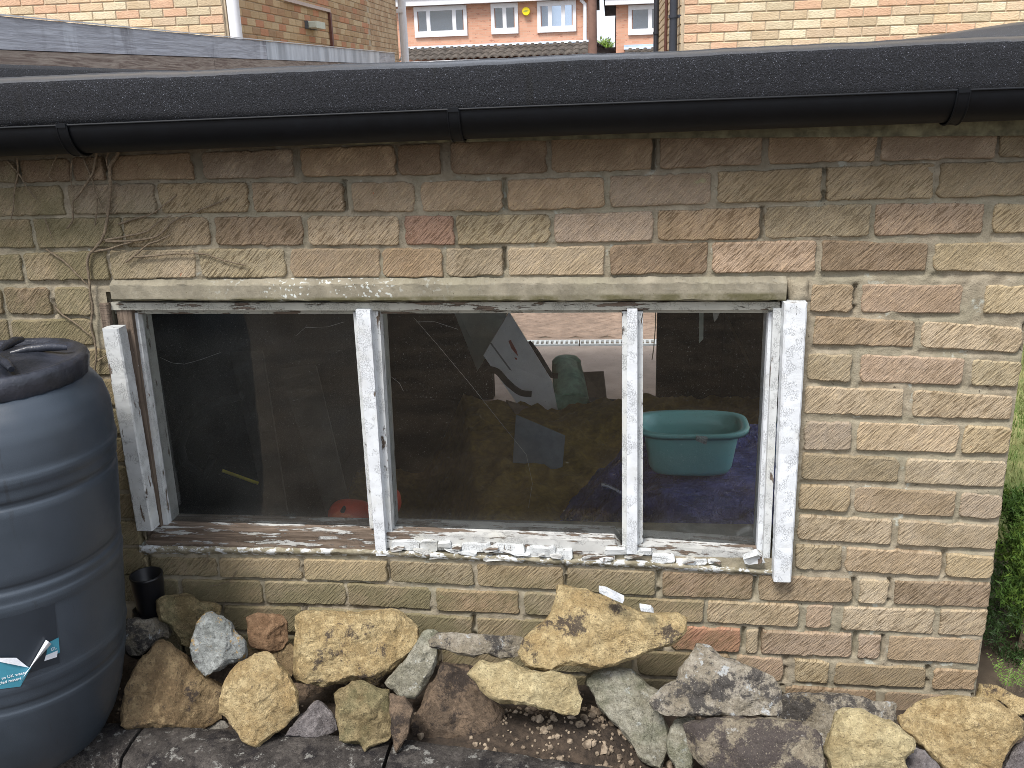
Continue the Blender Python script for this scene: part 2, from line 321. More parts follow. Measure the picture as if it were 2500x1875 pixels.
# right of the window
row([(2008, 694), (2190, 694), (2442, 696)], [(2008, 761), (2226, 767), (2442, 767)], [(1979, 2083), (2103, 2350), (2403, 2560)], 'tky')
row([(2045, 776), (2153, 783), (2334, 785), (2479, 799)], [(2008, 843), (2190, 848), (2370, 853), (2479, 862)], [(1986, 2233), (2250, 2496)], 'tp')
row([(2008, 864), (2226, 868), (2442, 881)], [(2008, 930), (2226, 939), (2442, 945)], [(1970, 2079), (2101, 2354), (2371, 2492)], 'oky')
row([(2045, 946), (2334, 955), (2442, 966)], [(2008, 1013), (2189, 1018), (2406, 1024)], [(1965, 2207), (2228, 2475)], 'pp')
row([(2008, 1029), (2189, 1034), (2442, 1042)], [(2008, 1100), (2153, 1100), (2334, 1108), (2442, 1109)], [(1962, 2079), (2092, 2343), (2351, 2467)], 'gpy')
row([(2008, 1109), (2262, 1123), (2442, 1127)], [(2008, 1174), (2189, 1179), (2442, 1192)], [(1957, 2197), (2211, 2457)], 'op')
row([(2008, 1186), (2226, 1192), (2406, 1208)], [(2008, 1248), (2262, 1259), (2424, 1268)], [(1951, 2077), (2085, 2334), (2344, 2448)], 'otg')
row([(2008, 1261), (2153, 1268), (2370, 1280)], [(2008, 1322), (2226, 1333), (2424, 1343)], [(1947, 2178), (2192, 2439)], 'pp')
row([(2008, 1333), (2226, 1345), (2370, 1356)], [(2008, 1393), (2226, 1405), (2406, 1414)], [(1941, 2056), (2064, 2300), (2310, 2426)], 'oty')
row([(400, 1361), (850, 1366), (1081, 1375), (1234, 1379), (1426, 1388), (1580, 1396), (1722, 1397), (1880, 1405), (1966, 1409), (2251, 1421), (2420, 1425)],
    [(400, 1406), (642, 1413), (888, 1419), (1081, 1429), (1273, 1436), (1580, 1454), (1722, 1462), (1885, 1468), (2048, 1471), (2292, 1480)],
    [(270, 327), (343, 360), (367, 529), (535, 735), (743, 944), (953, 1155), (1165, 1376), (1384, 1601), (1616, 1840), (1852, 2082), (2098, 2170), (2183, 2418)], 'boooyooobtpb')
row([(366, 1414), (642, 1419), (888, 1425), (1081, 1440), (1311, 1448), (1619, 1463), (1722, 1468), (1925, 1475), (2170, 1488), (2373, 1490)],
    [(366, 1470), (642, 1474), (888, 1479), (1119, 1496), (1330, 1504), (1722, 1521), (1925, 1531), (2170, 1545), (2373, 1553)],
    [(240, 436), (445, 639), (647, 845), (850, 1052), (1066, 1267), (1278, 1490), (1499, 1718), (1727, 1952), (1968, 2031), (2056, 2282), (2293, 2409)], 'ooootoopkpp')
row([(366, 1478), (642, 1482), (888, 1489), (1081, 1506), (1722, 1531), (1966, 1545), (2292, 1557)], [(366, 1535), (642, 1539), (1081, 1560), (1763, 1592), (1966, 1602), (2292, 1618)],
    [(340, 535), (546, 740), (752, 952), (959, 1154), (1166, 1370), (1382, 1622), (1641, 1810), (1822, 1851), (1860, 2082), (2096, 2151), (2168, 2395)], 'ooooobRpkkt')
row([(366, 1543), (1081, 1569), (1844, 1602), (1966, 1614), (2292, 1633)], [(366, 1598), (1081, 1627), (1885, 1664), (1986, 1669), (2210, 1680), (2353, 1686)],
    [(250, 440), (450, 645), (655, 860), (870, 1070), (1080, 1300), (1310, 1545), (1557, 1783), (1797, 1913), (1940, 2024), (2038, 2263), (2277, 2385)], 'ooobobbkyot')
row([(366, 1606), (1081, 1636), (1966, 1678), (2210, 1692)], [(366, 1660), (1081, 1690), (2210, 1745)],
    [(340, 545), (555, 755), (765, 970), (980, 1190), (1200, 1430), (1440, 1670), (1680, 1905), (1915, 2140), (2160, 2372)], 'bobobbobb')
def brick_mesh(mb, BL, BR, TR, TL, y0=0., r=.006, jit=.0019, deep=.035):
    w = (BR[0]-BL[0]); n = max(2, int(w/.016)); pr = random.random()*.0022-.0006; sx, sz = random.uniform(-.002, .002), random.uniform(-.0012, .0012)
    q = [Vector((p[0], 0, p[1])) for p in (BL, BR, TR, TL)]; o = []
    for i in range(4):
        a, b = q[i], q[(i+1) % 4]; pv = q[i-1]; L = (b-a).length; k = max(2, int(L/.014)); rr = min(r*random.uniform(.5, 2.0), L*.3)
        e1 = (pv-a).normalized(); e2 = (b-a).normalized()
        for s_ in (0, .5, 1):
            p = a+e1*rr*(1-s_)**2+e2*rr*s_**2 if s_ != .5 else a+(e1+e2)*rr*.29
            o.append(p)
        for j in range(1, k): o.append(a+e2*(rr+(L-2*rr)*j/k))
    c = sum(o, Vector())/len(o); sd_ = random.random()*50
    o = [p+(p-c).normalized()*(jit*2*(N3(p.x*70, sd_, p.z*70)+.7*N3(p.x*210, sd_, p.z*210))-jit*.3) for p in o]
    n = len(o); vs = []; hw, hh = (w/2), (TL[1]-BL[1])/2
    for ins, y in ((0, deep), (0, .006), (.0006, .0022), (.0018, .0003), (.0036, -.0004)):
        for p in o:
            d = c-p; m = Vector((d.x/hw if hw else 0, 0, d.z/hh)); pp = Vector((p.x+max(-1, min(1, m.x*1.2))*ins, 0, p.z+max(-1, min(1, m.z*1.2))*ins))
            yy = y0+y-pr+(0 if ins == 0 else .0011*N3(pp.x*45, sd_, pp.z*45))+sx*(pp.x-c.x)/hw+sz*(pp.z-c.z)/hh
            vs.append((pp.x, yy if y < deep else y0+deep, pp.z))
    fs = [(k*n+i, k*n+(i+1) % n, (k+1)*n+(i+1) % n, (k+1)*n+i) for k in range(4) for i in range(n)]
    mb.add(vs, fs, True); mb.add(vs[-n:], [tuple(range(n))], False)
def place_brick(BL, B2, TR, TL, c):
    mb = MB(); brick_mesh(mb, BL, B2, TR, TL); BR.append((BL[0], B2[0], (BL[1]+B2[1])/2, (TL[1]+TR[1])/2))
    o = mb.build('brick', M['brick'], wall); k = random.uniform(.90, 1.10); b = BC[c]
    h = random.uniform(-.03, .03); o.color = (b[0]*k*(1+h), b[1]*k, b[2]*k*(1-h), 1)
for top, bot, br in ROWS:
    for a, b, c in br:
        my = (lerp(top, (a+b)/2)+lerp(bot, (a+b)/2))/2
        xa, xb = at(a, my, Y=0).x, at(b, my, Y=0).x
        if xb > XE+.01: xb = XE+.001
        if xb-xa < .012: continue
        if xa > XE-.02: continue
        P = [at(a, lerp(bot, a), Y=0).z, at(b, lerp(bot, b), Y=0).z, at(b, lerp(top, b), Y=0).z, at(a, lerp(top, a), Y=0).z]
        place_brick((xa, P[0]), (xb, P[1]), (xb, P[2]), (xa, P[3]), c)
# continuation of the courses behind the water butt and beyond the left picture edge
zz = at(150, 843, Y=0).z
for k in range(12):
    z1 = zz-.010-k*.0752; x = -.945-(.1 if k % 2 else .0)
    if k < 9:
        if k % 2 == 0: place_brick((-1.05, z1-.065), (-.945, z1-.065), (-.945, z1), (-1.05, z1), 'o'); x = -1.06
        else: x = -.945
        while x > -1.9: place_brick((x-.213, z1-.065), (x, z1-.065), (x, z1), (x-.213, z1), random.choice('oob')); x -= .224
    else:
        x = -.98-(.11 if k % 2 else 0)
        while x > -1.9: place_brick((x-.213, z1-.065), (x, z1-.065), (x, z1), (x-.213, z1), random.choice('oob')); x -= .224

# ---- wall of mortar, struck back under every brick
NX, NZ = 640, 320; rec = [0.]*((NX+1)*(NZ+1)); gx = lambda i: -2.2+i/NX*(XE+2.2); gzz = lambda j: -1.5+j/NZ*1.63
for xa, xb, z0, z1 in BR:
    g0 = random.random()
    for j in range(int((z0-.0085+1.5)/1.63*NZ), int((z1+1.5)/1.63*NZ)+2):
        z = gzz(j)
        for i in range(int((xa-.011+2.2)/(XE+2.2)*NX), int((xb+.011+2.2)/(XE+2.2)*NX)+2):
            if not (0 <= i <= NX and 0 <= j <= NZ): continue
            x = gx(i); k = j*(NX+1)+i
            if z < z0+.002 and xa < x < xb: rec[k] = max(rec[k], .007*(.5+N3(x*9, z*5, 8)))
            elif g0 > (.74 if z0 > -.9 else .4) and xb-.001 < x < xb+.009 and z0 < z < z1: rec[k] = max(rec[k], .016 if N3(x*5, z*25, 1) > -.25 else .004)
            elif xb-.001 < x < xb+.006: rec[k] = max(rec[k], .003)
wl = MB()
def mz(u, v):
    i, j = int(round(u*NX)), int(round(v*NZ)); x = gx(i); z = gzz(j)
    if v in (0., 1.) or u in (0., 1.): return Vector((x, .009, z))
    return Vector((x, .0032+rec[j*(NX+1)+i]+.0022*N3(x*22, 1, z*22)+.0016*N3(x*70, 2, z*70)+.0008*N3(x*170, 2, z*170)+.005*max(0, N3(x*7, 5, z*7)-.2), z))
wl.grid(NX, NZ, mz, keep=lambda u, v: not (W0 < -2.2+u*(XE+2.2) < W1 and WZ0 < -1.5+v*1.63 < WZ1))
for a, b in (((W1, .022, -1.5), (XE, .10, .13)), ((W0, .022, WZ1), (W1, .10, .13)), ((W0, .022, -1.5), (W1, .10, WZ0))): wl.box(a, b)
wl.box((XE-.001, .009, -1.5), (XE+.0005, .10, .13))
wl.box((-2.2, .022, -2.05), (XE, .10, -1.501))
wl.build('mortar_face', M['mortar'], garage)

# ---- lintel
lb = MB()
xs0, xs1 = at(268, 705, Y=-.012).x, at(1921, 705, Y=-.012).x; n = 60
def lin(u, v):
    x = xs0+(xs1-xs0)*u; zt = at(0, 0, Y=0).z*0+lerp([(xs0, at(268, 683, Y=0).z), (-.3, at(830, 681, Y=0).z), (.2, at(1400, 678, Y=0).z), (xs1, at(1921, 675, Y=0).z)], x)
    zb = lerp([(xs0, at(268, 735, Y=-.012).z), (-.3, at(830, 738, Y=-.012).z), (.2, at(1400, 737, Y=-.012).z), (xs1, at(1921, 736, Y=-.012).z)], x)
    prof = [(.06, zt+.0), (.004, zt), (-.0105, zt-.0105), (-.0115, zt-.013), (-.0115, (zt+zb)/2), (-.0115, zb+.004), (-.008, zb), (.06, zb)]
    y, z = prof[int(round(v*7))]; j = .0016*N3(x*35, v*9, 3)+.001*N3(x*120, v*9, 3)
    return Vector((x, y-j, z+j*1.3+(.003*min(0, N3(x*16, 3, 1)) if 5 <= v*7 <= 6.5 else 0)*-1))
lb.grid(220, 7, lin, smooth=False)
for u in (0., 1.): e = [lin(u, k/7) for k in range(8)]; lb.add(e, [tuple(range(8)) if u == 0 else tuple(range(7, -1, -1))])
lb.build('lintel', M['concrete'], garage)
ml = MB()
def blobpatch(mb, pts, y, th, seed):
    P = [at(x, yy, Y=y) for x, yy in pts]; c = sum(P, Vector())/len(P); m = 6; n = len(P)*3; O = []
    for i in range(len(P)):
        for k in range(3): O.append(P[i].lerp(P[(i+1) % len(P)], k/3))
    vs = []
    for j in range(m+1):
        t = j/m
        for p in O:
            q = c.lerp(p, t); d = th*(1-t**3); vs.append(Vector((q.x+.002*N3(q.x*60, seed, q.z*60), y-d+.003*N3(q.x*50, seed, q.z*50), q.z+.002*N3(q.x*60, seed+5, q.z*60))))
    for p in O: vs.append(Vector((p.x, y+.03, p.z)))
    mb.add(vs, [(j*n+i, j*n+(i+1) % n, (j+1)*n+(i+1) % n, (j+1)*n+i) for j in range(m+1) for i in range(n)], True)
blobpatch(ml, [(1922, 684), (1950, 676), (1976, 680), (1974, 712), (1982, 735), (1950, 742), (1925, 735)], .004, .012, 3)
ml.build('mortar_patch', M['mortar'], wall); ml = MB()
blobpatch(ml, [(228, 690), (262, 684), (262, 735), (230, 728)], .02, .006, 9)
ml.build('mortar_patch', M['mortar'], wall)

# ---- window frame
win = MB(); GY = .046
head = MB(); f, b = fr([(262, 739), (860, 739), (1500, 737), (1905, 737), (1905, 757), (1500, 757), (860, 758), (262, 757)], .008, .09); head.hexa(f[::-1], b[::-1])
f, b = fr([(262, 757), (860, 758), (1500, 757), (1905, 757), (1905, 764), (1500, 763), (860, 766), (262, 766)], .030, .09); head.hexa(f[::-1], b[::-1])
frame = head.build('window_frame', M['head'], garage)
def piece(name, quads, mat, par=None, Y1=.09):
    mb = MB()
    for q, Y0 in quads: f, b = fr(q, Y0, Y1); mb.hexa(f[::-1], b[::-1])
    return mb.build(name, mat, par or frame)
# left jamb: casing board, bare wood, putty strip
piece('jamb', [([(284, 757), (320, 757), (395, 1305), (362, 1308)], .012)], M['bare'])
piece('glazing_bead', [([(318, 764), (336, 764), (412, 1290), (393, 1300)], .026)], M['paint'])
# mullions
piece('mullion', [([(868, 757), (903, 757), (943, 1357), (918, 1357)], -.008)], M['paint_clean'])
piece('glazing_bead', [([(902, 760), (926, 760), (958, 1316), (938, 1316)], .016)], M['paint'])
piece('glazing_bead', [([(862, 762), (870, 762), (912, 1290), (903, 1290)], .020)], M['paint'])
piece('mullion', [([(1531, 756), (1556, 756), (1556, 1353), (1530, 1353)], -.008)], M['paint_clean'])
piece('glazing_bead', [([(1519, 760), (1533, 760), (1533, 1345), (1519, 1335)], .012)], M['paint'])
piece('glazing_bead', [([(1555, 760), (1570, 760), (1569, 1340), (1555, 1348)], .012)], M['paint'])
# right jamb
piece('jamb', [([(1888, 752), (1908, 752), (1878, 1395), (1862, 1385)], .004)], M['paint'])
piece('glazing_bead', [([(1877, 762), (1890, 762), (1865, 1378), (1848, 1350)], .022)], M['paint_clean'])
# casing boards standing proud of the wall
def board(pts, Y0, Y1, mat, seed, label=None):
    f = [at(x, y, Y=Y0) for x, y in pts]; TLp, TRp, BRp, BLp = f; mb = MB(); m = 60; vs = []
    for i in range(m+1):
        t = i/m; L = TLp.lerp(BLp, t); R_ = TRp.lerp(BRp, t); j1 = .0012*N3(t*30, seed, 0)+.0006*N3(t*90, seed, 4); j2 = .0012*N3(t*30, seed, 8)+.0006*N3(t*90, seed, 5); c = .0035
        for x, y in ((L.x+j1, Y1), (L.x+j1, Y0+c), (L.x+c+j1, Y0), (R_.x-c+j2, Y0), (R_.x+j2, Y0+c), (R_.x+j2, Y1)): vs.append((x, y+.0006*N3(t*40, seed, x*50), L.z))
    fs = [(i*6+k, i*6+k+1, (i+1)*6+k+1, (i+1)*6+k) for i in range(m) for k in range(5)] + [(5, 4, 3, 2, 1, 0), tuple(m*6+k for k in range(6))]
    mb.add(vs, [q[::-1] for q in fs]); return mb.build('casing_board', mat, frame, label)
board([(1916, 741), (1972, 747), (1932, 1421), (1889, 1421)], -.032, .004, M['paint_clean'], 2, 'long white casing board on the right of the window')
board([(247, 803), (287, 797), (374, 1303), (332, 1296)], -.034, .004, M['paint'], 5, 'white casing board broken off at the top, left of the window')
board([(240, 742), (262, 740), (268, 805), (248, 806)], -.006, .01, M['bare'], 6)
# bottom rail and rotten bits
piece('bottom_rail', [([(380, 1290), (925, 1304), (930, 1342), (350, 1334)], .004)], M['bare_l'])
piece('bottom_rail', [([(940, 1302), (1500, 1322), (1530, 1362), (938, 1338)], .006)], M['bare_h'])
piece('bottom_rail', [([(1556, 1330), (1860, 1350), (1878, 1388), (1556, 1362)], .008)], M['bare_h'])
sl = MB()
def sillf(u, v):
    px = 340+u*(1885-340); y0 = lerp([(340, 1331), (927, 1342), (1356, 1362), (1560, 1368), (1885, 1392)], px); y1 = lerp([(340, 1356), (927, 1361), (1356, 1384), (1560, 1391), (1885, 1408)], px)
    Y = [.03, -.004, -.012, -.006, .012][int(round(v*4))]; yy = y0+(y1-y0)*max(0, v-.25)/.75
    p = at(px, yy, Y=max(Y, -.012)); return p+Vector((0, .003*N3(p.x*40, v*5, 1), .0035*N3(p.x*45, v*3, 7)))
sl.grid(260, 4, sillf); sl.build('sill_fillet', M['sill'], frame)
random.seed(21)
fl = [(955, 1316, 1024, 1346), (1026, 1318, 1068, 1350), (1068, 1322, 1100, 1340), (1098, 1326, 1127, 1356), (1128, 1322, 1198, 1354), (1200, 1324, 1280, 1356), (1284, 1330, 1356, 1362), (1358, 1338, 1398, 1368),
      (1476, 1336, 1530, 1358), (1556, 1340, 1592, 1358), (1592, 1356, 1648, 1376), (1650, 1360, 1726, 1380), (1728, 1366, 1745, 1376), (1050, 1352, 1170, 1364), (1180, 1356, 1310, 1370), (1420, 1352, 1500, 1372)]
for i, (a, y0, b, y1) in enumerate(fl):
    mb = MB(); Yf = -.001-random.random()*.008; cx0, cy0, hx, hy = (a+b)/2, (y0+y1)/2+random.uniform(-2, 3), (b-a)/2*1.03, (y1-y0)/2*random.uniform(.7, 1.0); q = []
    for k in range(14):
        an = 2*math.pi*(k+random.uniform(-.3, .3))/14; c_, s_ = math.cos(an), math.sin(an); q.append((cx0+math.copysign(abs(c_)**.30, c_)*hx*random.uniform(.93, 1.01), cy0+math.copysign(abs(s_)**.4, s_)*hy*random.uniform(.62, 1.05)))
    f, bk = fr(q, Yf, .012); tx, tz = random.uniform(-.12, .12), random.uniform(-.3, .2); cf = sum(f, Vector())/14
    f = [p+Vector((0, (p.x-cf.x)*tx+(p.z-cf.z)*tz+random.uniform(-.0012, .0012), 0)) for p in f]; mb.hexa(f[::-1], bk[::-1])
    mb.build('paint_flake', M['paint'] if i < 13 else M['bare_h'], frame)
for i in range(16):
    px = random.uniform(960, 1870); yl = lerp([(927, 1340), (1356, 1358), (1560, 1366), (1885, 1388)], px)+random.uniform(-8, 6); w_ = random.uniform(6, 26); h_ = random.uniform(2, 5); sl_ = random.uniform(-.2, .25)
    q = [(px-w_, yl-h_*.3+sl_*-w_), (px, yl-h_), (px+w_, yl-h_*.2+sl_*w_), (px+w_*.7, yl+h_+sl_*w_), (px-w_*.6, yl+h_*.8-sl_*w_)]
    f, bk = fr(q, -.006-random.random()*.012, .010); f = [p+Vector((0, random.uniform(-.002, .002), 0)) for p in f]; mb = MB(); mb.hexa(f[::-1], bk[::-1]); mb.build('splinter', M['bare_h'] if i % 3 else M['paint'], frame)
mb = MB(); f, bk = fr([(1815, 1366), (1850, 1350), (1862, 1360), (1868, 1374), (1830, 1382), (1818, 1376)], -.022, .0); f[1] += Vector((0, -.01, 0)); f[4] += Vector((0, .006, 0)); mb.hexa(f[::-1], bk[::-1]); mb.build('paint_flake', M['paint'], frame)
# panes
def pane(q, mat, label): f, b = fr(q, GY, GY+.003); mb = MB(); mb.hexa(f[::-1], b[::-1]); return mb.build('pane', mat, frame, label)
pane([(300, 745), (900, 745), (955, 1325), (380, 1318)], M['glass_dusty'], 'dusty left pane')
pane([(905, 745), (1537, 745), (1545, 1350), (948, 1330)], M['glass'], 'middle pane')
pane([(1545, 745), (1905, 745), (1885, 1380), (1545, 1355)], M['glass'], 'narrow right pane')
# inner sill board
f = [at(395, 1290, Y=.09), at(1860, 1345, Y=.09)]
MB().box((-.93, .0925, -.905), (.655, .16, -.893)).build('inner_sill', simple('dusty_inner_sill', (.22, .22, .20), .8, .3, 30), garage)

# ---- roof
RZ = .205
MB().box((-1.3, .0, .135), (1.16, 4.65, RZ)).build('roof', M['felt'], garage)
rf = MB(); rt = MB()
def fas(u, k):
    x = -2.0+u*(3.34); zt = lerp([(-2, .224), (-1.06, .2307), (.04, .2315), (1.02, .2392), (1.6, .2430)], x)+.0022*N3(x*4, 0, 0)+.0016*N3(x*14, 0, 7)+.0008*N3(x*50, 0, 7); zb = .128
    prof = [(.060, .205), (.055, zt+.001), (.050, zt+.0035), (.046, zt+.001), (.020, zt-.001), (.0, zt-.003), (-.020, zt-.006), (-.031, zt-.011), (-.0345, zt-.018), (-.035+.003*N3(x*6, 4, 4), zt-.05), (-.034+.002*N3(x*5, 9, 4), zt-.08), (-.032, zb), (-.0, zb)]
    y, z = prof[k]; return Vector((x, y+.0012*N3(x*40, k, 0), z+.0008*N3(x*60, k*3., 0)*(k > 0)))
rt.grid(300, 7, lambda u, v: fas(u, int(round(v*7)))); rf.grid(300, 5, lambda u, v: fas(u, 7+int(round(v*5))))
rt.build('felt_top', M['felt_sheen'], garage, 'top of the black felt edge, glossed to add a bright stripe')
rf.build('felt_edge', M['felt'], garage, 'granular black felt wrapped over the roof edge')
for px in (1478,):
    p = at(px, 200, Y=-.037); MB().box((p.x-.0007, -.0352, .135), (p.x+.0007, -.030, .222)).build('felt_seam', M['black'], garage)
# raised verges
vg = MB()
def ver(x0, x1, zf, zb_):
    def f_(u, v):
        y = .02+u*4.6; k = int(round(v*4)); z = zf+(zb_-zf)*u+.004*N3(u*9, x0, 1); w = .5*(x1-x0); pr = [(x0, RZ-.002), (x0+.02, z-.012), ((x0+x1)/2, z), (x1-.02, z-.012), (x1, RZ-.002)]; x, zz_ = pr[k]
        return Vector((x, y, zz_ if 0 < k < 4 else RZ-.002))
    return f_
vg.grid(50, 4, ver(1.17, 1.33, .287, .30)); vg.build('verge', M['felt_sheen'], garage)  # right verge uses the added-sheen felt to look brighter
vg = MB(); vg.grid(50, 4, ver(-1.33, -1.20, .272, .262)); vg.build('verge', M['felt'], garage)
# soffit batten
bt = MB()
def batf(u, v):
    x = -2+u*3.2; k = int(round(v*3)); z0 = lerp([(-1.0, .074), (.24, .068), (1.05, .052)], x); pr = [(.0, .135), (-.020, .135), (-.020, z0), (.02, z0-.003)]; y, z = pr[k]
    return Vector((x, y+.0012*N3(x*20, v*5, 0), z+(.0022*N3(x*25, 1, 1) if k >= 2 else 0)))
bt.grid(160, 3, batf, smooth=False); bt.build('batten', M['batten'], garage)
# gutter: half round
gt = MB(); gx0, gx1 = -2.0, 1.30
def gz(x): return lerp([(-1.0, .132), (.05, .141), (1.0, .146)], x)
def gutf(r):
    def f_(u, v):
        x = gx0+u*(gx1-gx0); a = math.pi*v; zc = gz(x)-.004
        return Vector((x, -.100-r*math.cos(a), zc-r*1.02*math.sin(a)))
    return f_
gt.grid(60, 22, lambda u, v: gutf(.056)(u, 1-v)); gt.grid(60, 22, gutf(.053))
gutter = None
for s_ in (-1,):
    gt.tube([(gx0+(gx1-gx0)*i/30, -.157, gz(gx0+(gx1-gx0)*i/30)-.002) for i in range(31)], .0024, 8)
gutter = gt.build('gutter', M['gutter'], garage)
for px in (150, 1108, 2350):
    x = at(px, 300 if px < 2000 else 250, Y=-.158).x; br = MB()
    def bf(u, v): a = math.pi*(v*.93); r = .0605; return Vector((x-.011+.022*u, -.100-r*math.cos(a), gz(x)-.003-r*1.03*math.sin(a)))
    br.grid(1, 26, lambda u, v: bf(1-u, v)); br.grid(1, 26, lambda u, v: bf(u, v)+Vector((0, .002*math.cos(math.pi*v), .003)))
    for sgn in (-1, 1): br.tube([bf(.5+.5*sgn, k/20) for k in range(21)], .0018, 6)
    br.box((x-.010, -.163, gz(x)-.006), (x+.010, -.150, gz(x)+.002))
    br.build('gutter_bracket', M['gutter'], gutter)

# ---- inside of the garage
FZ = -2.0
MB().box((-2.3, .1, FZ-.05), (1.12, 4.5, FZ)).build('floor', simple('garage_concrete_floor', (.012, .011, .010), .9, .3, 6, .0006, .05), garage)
ow0, ow1 = at(1200, 850, Y=4.4).x, at(1604, 850, Y=4.4).x
inn = MB().box((-1.495, .111, FZ), (-1.40, 4.5, .112)).box((1.02, .1, FZ), (XE, .42, .135)).box((1.02, .42, FZ), (XE, 1.9, -1.33)).box((1.02, .42, -.05), (XE, 1.9, .135)).box((1.02, 1.9, FZ), (XE, 4.5, .135))  # gap in the unseen right wall, added to let daylight inside
MB().box((-2.2, .11, .115), (1.02, 4.4, .133)).build('ceiling', simple('bounce_ceiling_board', (.62, .60, .56), .9, .15, 4, 0), garage)  # unseen ceiling, made pale to bounce light onto the things below
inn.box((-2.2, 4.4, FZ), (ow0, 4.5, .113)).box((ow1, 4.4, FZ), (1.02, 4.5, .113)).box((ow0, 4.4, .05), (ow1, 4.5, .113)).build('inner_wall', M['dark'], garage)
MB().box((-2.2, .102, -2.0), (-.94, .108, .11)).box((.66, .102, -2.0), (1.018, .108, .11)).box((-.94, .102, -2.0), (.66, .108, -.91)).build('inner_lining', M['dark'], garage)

# ================================================================== THINGS INSIDE
def pxboard(name, pts, th, mat, label, cat, parent=None, extra=None):
    f = [at(x, y, Y=Yv) for x, y, Yv in pts]; n_ = (f[1]-f[0]).cross(f[2]-f[0]).normalized()
    if n_.dot(CAM-f[0]) < 0: n_ = -n_
    mb = MB(); bk = [p-n_*th for p in f]; mb.hexa(f, bk)
    o = mb.build(name, mat, parent, label=label, cat=cat); return o, f, n_
cardg = simple('grey_card', (.34, .39, .36), .8, .15, 12, .0006)
whitecard = simple('white_box_card', (.88, .88, .88), .7, .08, 14, .0004)
pxboard('hardboard_panel', [(1060, 640, 3.35), (1300, 640, 3.35), (1178, 885, 3.15), (1165, 905, 3.15)], .012, cardg, 'grey leaning panel behind the white box flap in the middle pane', 'panel')
bx = thing('cardboard_box', 'tilted white cardboard box with small red mark seen through the middle pane', 'box', at(1340, 1000, Y=2.9))
fpts = [(1243, 762, 3.0), (1347, 930, 2.9), (1364, 1018, 2.85), (1311, 1008, 2.85), (1262, 985, 2.85), (1180, 868, 2.95)]
f = [at(*p[:2], Y=p[2]) for p in fpts]; nn = (f[1]-f[0]).cross(f[5]-f[0]).normalized()
if nn.dot(CAM-f[0]) < 0: nn = -nn
MB().hexa(f, [p-nn*.02 for p in f]).build('front_flap', whitecard, bx)
e = [f[0], f[5]]; up_ = Vector((-.02, .05, .05))
MB().hexa([f[5]-nn*.02, f[0]-nn*.02, f[0]-nn*.06, f[5]-nn*.06], [f[5]-nn*.02+Vector((0, 0, .012)), f[0]-nn*.02+Vector((0, 0, .012)), f[0]-nn*.06+Vector((0, 0, .012)), f[5]-nn*.06+Vector((0, 0, .012))]).build('folded_edge', simple('kraft', (.55, .50, .45), .8), bx)
redp = simple('red_print', (.32, .07, .05), .7, .1)
def onflap(pts, mat, nm):
    q = [atn(x, y, f[0], nn)+nn*.0015 for x, y in pts]; mb = MB(); mb.hexa(q, [p-nn*.001 for p in q]); mb.build(nm, mat, bx)
onflap([(1241, 832), (1247, 830), (1255, 845), (1262, 858), (1266, 871), (1258, 862), (1248, 850)], redp, 'printed_mark')
onflap([(1256, 872), (1262, 874), (1263, 879), (1258, 877)], redp, 'printed_mark')
greyp = simple('grey_print', (.22, .22, .22), .7, .1)
onflap([(1196, 838), (1200, 837), (1322, 1003), (1318, 1004)], greyp, 'fold_line')
onflap([(1306, 975), (1311, 972), (1318, 990), (1313, 994)], greyp, 'printed_mark'); onflap([(1320, 985), (1328, 990), (1332, 1004), (1324, 1002)], greyp, 'printed_mark')
# strap
def ribbon(name, pts, w, mat, label, cat):
    P = [at(x, y, Y=Yv) for x, y, Yv in pts]; mb = MB(); vs = []
    Q = []
    for i in range(len(P)-1):
        for k in range(6): 
            p0 = P[max(i-1, 0)]; p1 = P[i]; p2 = P[i+1]; p3 = P[min(i+2, len(P)-1)]; t = k/6
            Q.append(.5*((2*p1)+(p2-p0)*t+(2*p0-5*p1+4*p2-p3)*t*t+(3*p1-p0-3*p2+p3)*t**3))
    Q.append(P[-1])
    for i, p in enumerate(Q):
        t = (Q[min(i+1, len(Q)-1)]-Q[max(i-1, 0)]).normalized(); sd2 = t.cross((CAM-p).normalized()).normalized()*w/2; bk = (p-CAM).normalized()*.006
        vs += [p-sd2, p+sd2, p+sd2+bk, p-sd2+bk]
    fs = [(i*4+k, i*4+(k+1) % 4, (i+1)*4+(k+1) % 4, (i+1)*4+k) for i in range(len(Q)-1) for k in range(4)]+[(0, 1, 2, 3), tuple(len(vs)-4+k for k in (3, 2, 1, 0))]
    mb.add(vs, fs); return mb.build(name, mat, label=label, cat=cat)
ribbon('strap', [(1192, 900, 2.8), (1215, 908, 2.78), (1240, 935, 2.75), (1270, 958, 2.75), (1298, 962, 2.75)], .034, M['black'], 'black strap curling over the tilted white box', 'strap')
ribbon('black_sack', [(1290, 835, 3.1), (1310, 860, 3.05), (1330, 893, 3.0), (1345, 915, 3.0), (1362, 918, 2.95)], .03, simple('black_sack_print', (.03, .03, .032), .4, .9, 25, .002), 'crumpled black plastic edge beside the green roll', 'plastic sack')
